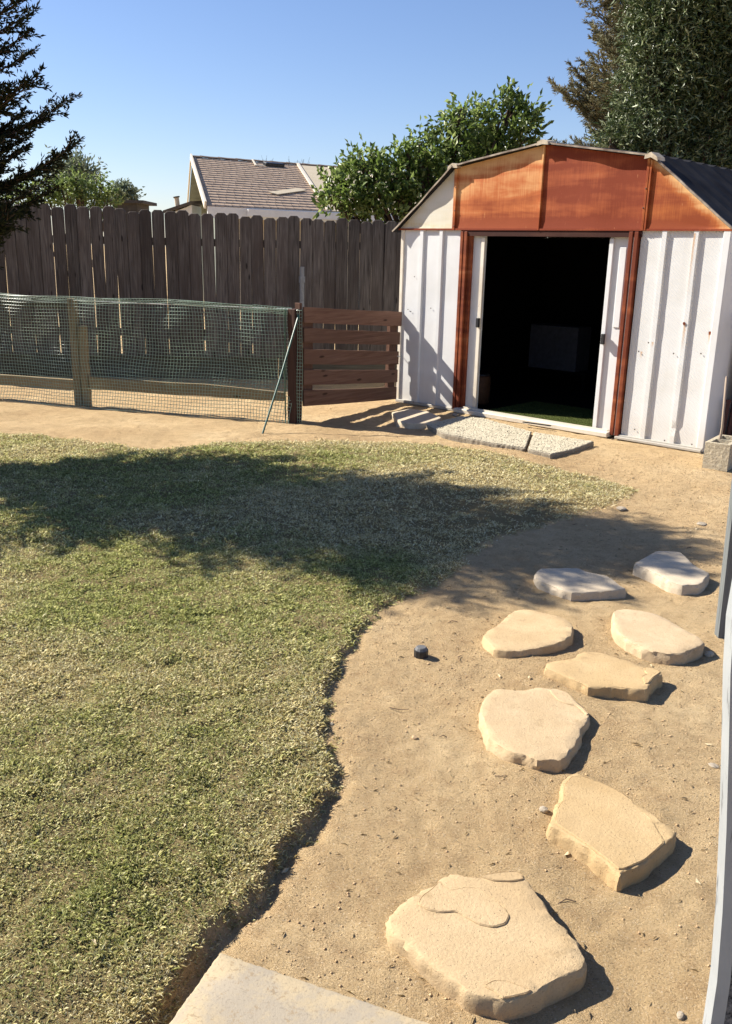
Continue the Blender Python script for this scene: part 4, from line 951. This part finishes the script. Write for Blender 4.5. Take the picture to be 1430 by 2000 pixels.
def shoots(starts, dirs, Ls, nper, bend=.3):
    """points and tangents along slightly curved shoots"""
    n = len(starts); t = np.linspace(.12, 1, nper)[None, :, None]
    dirs = unit(dirs); drift = NR.normal(size=(n, 1, 3))*bend; Ls = np.asarray(Ls).reshape(n, 1, 1)
    P = starts[:, None]+dirs[:, None]*Ls*t+drift*Ls*t*t*.5; T = unit(dirs[:, None]+drift*t)
    return P.reshape(-1, 3), T.reshape(-1, 3)
def tree(name, label, base, lobes, mat, nshoot, nper, L, Wd, sl, cat='tree', group=None, trunk_r=.09, up=.25, crown='crown', fork=None, ends=None):
    """lobes: (centre xyz, radii xyz); foliage on short shoots standing out of the lobes' volume, leaving gaps"""
    root = empty(name, base, 0, label, cat, group)
    base = np.array(base, float); cs = np.array([l[0] for l in lobes], float); rs = np.array([l[1] for l in lobes], float)
    w = rs.prod(1)**.67; idx = NR.choice(len(lobes), nshoot, p=w/w.sum())
    d = unit(NR.normal(size=(nshoot, 3))); rad = NR.uniform(.25, 1, nshoot)**.45
    S = cs[idx]+d*rs[idx]*rad[:, None]
    keep = S[:, 2] > .2; S = S[keep]; d = d[keep]
    dirs = d+np.array([0, 0, up])+NR.normal(size=S.shape)*.45
    P, T = shoots(S, dirs, NR.uniform(.5, 1.2, len(S))*sl, nper)
    Dr = T+NR.normal(size=P.shape)*.75
    leaves(P, Dr, NR.uniform(.7, 1.2, len(P))*L, NR.uniform(.8, 1.2, len(P))*Wd, crown, mat, root)
    mb = MB(); top = cs.mean(0); fk = base+(top-base)*.35
    mb.tube([base, base+(fk-base)*.5+np.array([.03, .02, 0]), fk], [trunk_r*1.25, trunk_r, trunk_r*.85], 8)
    mb.build('trunk', M['bark'], root, world=True, smooth=True)
    mb = MB()
    for c_, r_ in zip(cs, rs):
        mid = (fk+c_)/2+NR.normal(size=3)*.08; e = c_+np.array([0, 0, r_[2]*.5]); mb.tube([fk, mid, c_, e], [trunk_r*.6, trunk_r*.42, trunk_r*.25, trunk_r*.08], 6)
        for q in range(5):
            dd = unit(NR.normal(size=3)); mb.tube([mid, c_+dd*r_*.45, c_+dd*r_*.9], [trunk_r*.25, trunk_r*.14, trunk_r*.05], 5)
    mb.build('limbs', M['bark'], root, world=True, smooth=True)
    return root
def LB(x, y, Y, r, ry=None, dr=1.0):
    k = Y/FPX*1.04; return (AT(x, y, Y), (r*k, (r*k if ry is None else ry), r*k*dr))
# citrus tree behind the fence
Yc = 12.6
lob = [LB(672, 385, Yc, 37), LB(715, 365, Yc, 48), LB(760, 400, Yc, 47), LB(775, 350, Yc, 39), LB(830, 365, Yc+.2, 47), LB(835, 320, Yc, 35), LB(885, 290, Yc, 41), LB(930, 260, Yc+.2, 37), LB(985, 245, Yc+.2, 37), LB(1020, 262, Yc+.3, 25), LB(950, 310, Yc, 43), LB(1000, 300, Yc+.3, 39), LB(890, 360, Yc, 47), LB(640, 380, Yc, 16), LB(708, 318, Yc, 14), LB(795, 305, Yc, 14), LB(880, 238, Yc, 12), LB(905, 215, Yc, 11), LB(1000, 207, Yc+.2, 11), LB(1030, 228, Yc+.2, 11), LB(820, 285, Yc, 12)]
tree('citrus_tree', 'glossy green citrus tree rising between the fence and the rusted gable', (AT(850, 400, Yc)[0], Yc, 0), lob, M['citrus'], 1500, 7, .095, .044, .22, trunk_r=.08, up=.5)
# dark dense tree right
Yd = 12.8
lob = [LB(1320, 60, Yd, 70), LB(1340, 20, Yd, 80), LB(1420, 60, Yd, 90), LB(1330, 130, Yd, 75), LB(1380, 160, Yd+.4, 90), LB(1275, 180, Yd, 55), LB(1262, 245, Yd, 55), LB(1330, 240, Yd+.3, 80), LB(1420, 250, Yd+.5, 80), LB(1225, 275, Yd, 32), LB(1290, 305, Yd, 60), LB(1370, 310, Yd, 60), LB(1440, 340, Yd, 60), LB(1500, 150, Yd, 100), LB(1500, 20, Yd, 110), LB(1330, -70, Yd, 90), LB(1440, -80, Yd, 110), LB(1262, 110, Yd, 34), LB(1192, 292, Yd, 22), LB(1270, 50, Yd, 30)]
tree('evergreen_tree', 'dense dark green narrow-leaved tree filling the sky behind the shed', (AT(1360, 300, Yd)[0], Yd, 0), lob, M['dark_leaf'], 12000, 8, .095, .019, .24, trunk_r=.16, up=.0)
def conifer(name, label, base, H_, prof, mat, nbr, L, Wd, crown_z0, droop=.1, rise=.0, twstep=.05, twl=.32, seed=0, cat='tree', lean=(0, 0), azr=None, needle_step=.02, thick=.006, sub=True, pw=1.0):
    root = empty(name, base, 0, label, cat); base = np.array(base, float)
    MB().tube([base, base+np.array([lean[0]*.5, lean[1]*.5, H_*.5]), base+np.array([lean[0], lean[1], H_])], [.13, .08, .012], 9).build('trunk', M['bark'], root, world=True, smooth=True)
    P_, D_, tw = [], [], MB()
    for b in range(nbr):
        t = (b+R.random())/nbr; z = crown_z0+(H_*.98-crown_z0)*t**pw; r = prof(z)*R.uniform(.7, 1.08)
        az = R.uniform(0, 2*math.pi) if azr is None else R.uniform(*azr)
        if r < .08: continue
        o = base+np.array([lean[0]*z/H_, lean[1]*z/H_, z]); h_ = np.array([math.cos(az), math.sin(az), 0]); sdv_ = np.array([-h_[1], h_[0], 0])
        n = max(4, int(r/.1)); pts = []
        sw = R.uniform(-.25, .25)
        for i in range(n+1):
            s = i/n; pts.append(o+h_*r*s+sdv_*sw*r*s*s+np.array([0, 0, (rise*r*s-droop*r*math.sin(s*2.6)+.10*r*s**3)]))
        tw.tube(pts, [max(.003, .02*(1-i/n)+.003) for i in range(n+1)], 5, cap=False)
        pts = np.array(pts); k = int(r/twstep)
        for j in range(k):
            s = .18+.82*(j+R.random())/k; f = s*n; i = min(n-1, int(f)); p = pts[i]+(pts[i+1]-pts[i])*(f-i); tg = unit(pts[min(n, i+1)]-pts[i])
            sgn = 1 if j % 2 else -1; l = twl*r**.5*(1.15-s)*R.uniform(.6, 1.2)+.05
            d = unit(tg*R.uniform(.6, 1.0)+sdv_*sgn*R.uniform(.5, .95)+np.array([0, 0, R.uniform(-.45, .25)]))
            q = [p, p+d*l*.5, p+d*l+tg*l*.12+np.array([0, 0, R.uniform(-.02, .03)])]
            tw.tube(q, [.0035, .003, .0015], 3, cap=False)
            segs = [(q[0], q[2])]
            if sub:
                for _ in range(3):
                    a_ = q[0]+(q[2]-q[0])*R.uniform(.2, .85); d2 = unit(d+tg*R.uniform(0, .6)+NR.normal(size=3)*.5); segs.append((a_, a_+d2*l*R.uniform(.25, .5)))
            for a_, e_2 in segs:
                m2_ = max(3, int(np.linalg.norm(e_2-a_)/needle_step)); dd = unit(e_2-a_)
                for c in range(m2_):
                    P_.append(a_+(e_2-a_)*(c+R.random())/m2_); D_.append(dd)
        m2_ = int(r/needle_step*.6)
        for c in range(m2_):
            f = (.5+.5*R.random())*n; i = min(n-1, int(f)); P_.append(pts[i]+(pts[i+1]-pts[i])*(f-i)); D_.append(unit(pts[i+1]-pts[i]))
    tw.build('branches', M['bark'], root, world=True, kind='stuff')
    P_ = np.repeat(np.array(P_), 2, 0); D_ = np.repeat(np.array(D_), 2, 0); D_ = D_+NR.normal(size=D_.shape)*.42
    leaves(P_, D_, NR.uniform(.7, 1.2, len(P_))*L, Wd, 'crown', mat, root, fold=.1)
    return root
# browning conifer behind
Yb2 = 16.5; cb_ = AT(1245, 300, Yb2)
conifer('browning_conifer', 'thin browning conifer with upswept branches left of the dark tree', (cb_[0], Yb2, 0), 7.6, lambda z: 1.68*min(1, (8.6-z)/4.5)*(.75+.25*math.sin(z*5.2)), M['brown_conifer'], 150, .08, .016, 1.9, droop=.12, rise=.32, twstep=.055, twl=.36, azr=(math.pi*.55, math.pi*1.45), needle_step=.035)
# conifer at the left, its shade crosses the lawn
def prof(z):
    return np.interp(z, [.8, 1.2, 1.6, 2.1, 2.6, 3.1, 3.7, 4.3, 4.9], [.2, .55, 1.28, 1.34, 1.2, 1.25, .85, .3, .05])
conifer('garden_conifer', 'dark feathery conifer at the left picture edge that shades the lawn', (-3.46, 6.36, 0), 4.45, prof, M['redwood'], 290, .038, .012, .8, droop=.16, rise=.12, twstep=.04, twl=.33, needle_step=.022, pw=1.3)
# shrubs and far trees left
lob = [LB(90, 382, 14.5, 23), LB(130, 377, 14.5, 20), LB(160, 367, 14.5, 15), LB(185, 387, 14.5, 18), LB(210, 397, 14.5, 15), LB(200, 362, 14.5, 6), LB(145, 347, 14.5, 8), LB(40, 392, 14.5, 26)]
tree('leafy_shrub', 'light green leafy shrub behind the fence at the left', (AT(150, 400, 14.5)[0], 14.5, 0), lob, M['bush'], 560, 6, .06, .034, .16, cat='shrub', trunk_r=.05, up=.6)
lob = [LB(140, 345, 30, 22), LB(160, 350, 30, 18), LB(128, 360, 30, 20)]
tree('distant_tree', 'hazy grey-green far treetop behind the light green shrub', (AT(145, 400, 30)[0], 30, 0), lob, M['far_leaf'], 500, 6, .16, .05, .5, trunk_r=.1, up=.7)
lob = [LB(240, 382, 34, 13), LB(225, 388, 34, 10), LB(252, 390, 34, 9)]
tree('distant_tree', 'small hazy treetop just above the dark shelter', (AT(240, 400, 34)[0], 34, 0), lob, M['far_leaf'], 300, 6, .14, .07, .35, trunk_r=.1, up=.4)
# thin bare twigs over the neighbour's ridge
for (xa, xb, lab) in ((500, 530, 'bare twigs showing above the ridge over the roof vent'), (555, 600, 'bare twigs showing above the ridge near the bare roof sheets')):
    c = AT((xa+xb)/2, 330, 36); rt = empty('bare_shrub', (c[0], 36, 0), 0, lab, 'shrub'); mb = MB()
    mb.tube([(c[0], 36, 0), (c[0]+.1, 36, c[2]-.6)], [.06, .03], 5); mb.build('trunk', M['bark'], rt, world=True); mb = MB()
    for k in range(16):
        e = AT(R.uniform(xa-6, xb+6), R.uniform(303, 318), 36+R.uniform(-.3, .3)); s = np.array([c[0]+.1, 36, c[2]-.6]); mm = (s+e)/2+np.array([R.uniform(-.15, .15), 0, .05])
        mb.tube([s, mm, e], [.015, .01, .004], 4, cap=False)
    mb.build('twigs', M['bark'], rt, world=True)

# ------------------------------------------------------------------ lawn
def lawn_points(n, ymin, ymax, xmin, xmax):
    P = np.stack([NR.uniform(xmin, xmax, n), NR.uniform(ymin, ymax, n)], 1); return P
allV, allF, allT, allD = [], [], [], []; off = 0
bald = [(G(980, 1010), .75, .9), (G(860, 960), .55, .55), (G(800, 1010), .5, .45), (G(1080, 1000), .4, .6), (G(340, 1020), .3, .3), (G(600, 1000), .6, .3)]
for (y0, y1, dens, Lm, wm) in ((.9, 2.2, 105000, .017, .0022), (2.2, 3.2, 74000, .0185, .0027), (3.2, 4.6, 46000, .0195, .0034), (4.6, 6.2, 26000, .022, .0046), (6.2, 8.0, 17000, .024, .0058)):
    xl = -(.43*y1+.55); xr = 2.0
    n = int((xr-xl)*(y1-y0)*dens); P = lawn_points(n, y0, y1, xl, xr); P = P[P[:, 0] > -(.43*P[:, 1]+.55)]
    if y0 < 2: P = P[P[:, 0] < .3]
    # inside the view only, a margin kept
    sd = lawn_sd(P); nz1 = vnoise(P[:, 0], P[:, 1], 9, 41); nz2 = vnoise(P[:, 0], P[:, 1], 26, 42); nz3 = vnoise(P[:, 0], P[:, 1], 1.6, 43)
    prob = smooth(-.04, .004, sd)*(1-.5*smooth(3.9, 4.6, P[:, 1])*smooth(.18, .0, sd)*(nz2 > .45))*(.48+.52*smooth(.27, .5, nz1*.45+nz2*.35+nz3*.25))
    dry = (nz3-.5)*.9+.32*smooth(.3, 0, sd)
    for c, r, a in bald:
        q = np.exp(-(((P[:, 0]-c[0])**2+(P[:, 1]-c[1])**2)/r**2)); prob *= 1-q*a*smooth(.35, .6, nz1+.15*nz2); dry += q*.7
    dry += .28*smooth(5.2, 7.5, P[:, 1])*smooth(-2.2, .5, P[:, 0]) + .25*smooth(2.6, 1.6, P[:, 1])*smooth(-1.2, -.4, P[:, 0])
    kk = NR.random(len(P)) < prob; P = P[kk]; sd = sd[kk]; dry = dry[kk]; nz2 = nz2[kk]; nz1 = nz1[kk]
    z = gheight(P[:, 0], P[:, 1], sd)-.003
    L = Lm*(.5+.7*NR.random(len(P))+.7*NR.random(len(P))**14)*(.65+.7*nz1*smooth(.2, .7, nz2)+.2); wd = wm*NR.uniform(.7, 1.3, len(P)); lean = np.clip(NR.normal(1.0, .33, len(P)), .1, 1.45)
    V, F = blades(np.column_stack([P, z]), L, wd, lean)
    allV.append(V); allF.append(F+off); off += len(V); tn = NR.random(len(P))**1.2; allT.append(np.repeat(tn, 4)); allD.append(np.repeat(dry+NR.normal(0, .22, len(P)), 4))
lawn = np_mesh('lawn', np.concatenate(allV), np.concatenate(allF), M['grass'], None, kind='stuff', attr={'tint': np.concatenate(allT), 'dry': np.concatenate(allD)})
tag(lawn, 'patchy short green and straw coloured lawn with a ragged edge', 'lawn')

# ------------------------------------------------------------------ loose bits on the soil
def crumbs(name, P, s, mat, flat=.75):
    k = len(P); rot = NR.uniform(0, 6.3, k)
    ic = np.array([(0, 0, 1), (1, 0, .15), (.1, .9, .1), (-.9, .1, .2), (0, -.95, .1), (0, 0, -.6)])
    jit = 1+NR.uniform(-.3, .3, (k, 6)); cs, sn = np.cos(rot)[:, None], np.sin(rot)[:, None]
    lx = ic[None, :, 0]*jit; ly = ic[None, :, 1]*jit*.8; s_ = s[:, None]
    X = (lx*cs-ly*sn)*s_+P[:, :1]; Y = (lx*sn+ly*cs)*s_+P[:, 1:2]; Z = ic[None, :, 2]*jit*s_*flat+P[:, 2:3]+s_*.1
    V = np.stack([X, Y, Z], 2).reshape(-1, 3); b = (np.arange(k)*6)[:, None, None]
    T = np.array([(0, 1, 2), (0, 2, 3), (0, 3, 4), (0, 4, 1), (5, 2, 1), (5, 3, 2), (5, 4, 3), (5, 1, 4)])[None]
    return np_mesh(name, V, (T+b).reshape(-1, 3), mat, None, kind='stuff')
n = 110000; P = np.stack([NR.uniform(-1.0, 3.2, n), 1.1+6.5*NR.random(n)**1.7], 1); sd = lawn_sd(P)
cl = vnoise(P[:, 0], P[:, 1], 4, 61)*.6+vnoise(P[:, 0], P[:, 1], 1.1, 62)*.6+.25*smooth(.5, 1.8, P[:, 0])
k = (sd < .0) & (NR.random(n) < smooth(.3, .95, cl)*.85+.1*smooth(-.25, 0, sd)); P = P[k]
s = .0012+.0042*NR.random(len(P))**8+.0008*P[:, 1]*.4; P3 = np.column_stack([P, gheight(P[:, 0], P[:, 1])])
tag(crumbs('soil_crumbs', P3, s, M['crumb']), 'scattered small soil crumbs on the bare ground', 'crumbs')
n = 2600; P = np.stack([NR.uniform(-.9, 3.0, n), 1.2+6*NR.random(n)**1.5], 1); sd = lawn_sd(P); P = P[(sd < -.01)]
P3 = np.column_stack([P, gheight(P[:, 0], P[:, 1])+.003]); V, F = blades(P3, NR.uniform(.008, .026, len(P)), np.full(len(P), .0016), NR.uniform(1.35, 1.55, len(P)))
tag(np_mesh('dry_clippings', V, F, M['chaff'], None, kind='stuff'), 'pale dry grass clippings strewn over the soil', 'clippings')
n = 170; P = np.stack([NR.uniform(-1.2, 3.0, n), 1.3+8*NR.random(n)], 1); sd = lawn_sd(P); P = P[(sd < -.03) | (NR.random(n) < .25)]
P3 = np.column_stack([P, gheight(P[:, 0], P[:, 1])+.006]); az = NR.uniform(0, 6.3, len(P))
tag(leaves(P3, np.column_stack([np.cos(az), np.sin(az), NR.normal(0, .12, len(P))]), NR.uniform(.014, .034, len(P)), NR.uniform(.006, .013, len(P)), 'dry_leaves', M['chaff'], None), 'small dry leaves lying about on the soil', 'leaves')
n = 60; P = np.stack([NR.uniform(-.8, 2.9, n), 1.4+7*NR.random(n)], 1); P = P[lawn_sd(P) < -.03]; mb = MB()
for x_, y_ in P:
    a_ = R.uniform(0, 6.3); l_ = R.uniform(.02, .07); z_ = float(gheight(np.array([x_]), np.array([y_]))[0])+.004
    mb.tube([(x_, y_, z_), (x_+math.cos(a_)*l_*.5, y_+math.sin(a_)*l_*.5, z_+.004), (x_+math.cos(a_+.4)*l_, y_+math.sin(a_+.4)*l_, z_)], [.0015, .0014, .0008], 4)
tag(mb.build('fallen_twigs', M['bark'], None, kind='stuff'), 'thin broken twigs scattered over the bare soil', 'twigs')
def pebble(px, py, r, label, mat, squash=.6, cat='pebble'):
    p = G(px, py); bm = bmesh.new(); bmesh.ops.create_icosphere(bm, subdivisions=2, radius=r)
    for v in bm.verts:
        v.co *= 1+.25*mnoise.noise(v.co*(1.4/r)+Vector((px, py, 0))); v.co.z *= squash; v.co.x *= 1.25
    me = bpy.data.meshes.new('pebble'); bm.to_mesh(me); bm.free(); me.materials.append(mat)
    o = bpy.data.objects.new('pebble', me); COL.objects.link(o); z = float(gheight(np.array([p[0]]), np.array([p[1]]))[0]); o.location = (p[0], p[1], z+r*squash*.55); o.rotation_euler = (0, 0, px)
    tag(o, label, cat)
pebble(1061, 1588, .011, 'small pale pebble left of the long tapering flagstone', M['pebble'], .9)
pebble(648, 1417, .007, 'tiny dark pebble beside the lawn edge', M['block'], .8)
pebble(1371, 1024, .03, 'flat pale pebble half buried in the soil near the dark post', M['pebble'], .25)
pebble(1214, 996, .03, 'pinkish clod at the far tip of the lawn', M['pebble'], .4, 'clod')
pebble(1394, 1498, .014, 'flat pale chip beside the grey board', M['pebble'], .25, 'chip')
pebble(1386, 1276, .018, 'grey clod by the foot of the grey board', M['block'], .7, 'clod')
pebble(1330, 1982, .009, 'white pebble near the bottom right corner', M['pebble'], .7)
pebble(890, 812, .035, 'round pale cobble at the foot of the shed wall', M['pebble'], .5, 'cobble')
pebble(810, 1440, .009, 'soil lump below the black cap', M['crumb'], .7, 'clod')
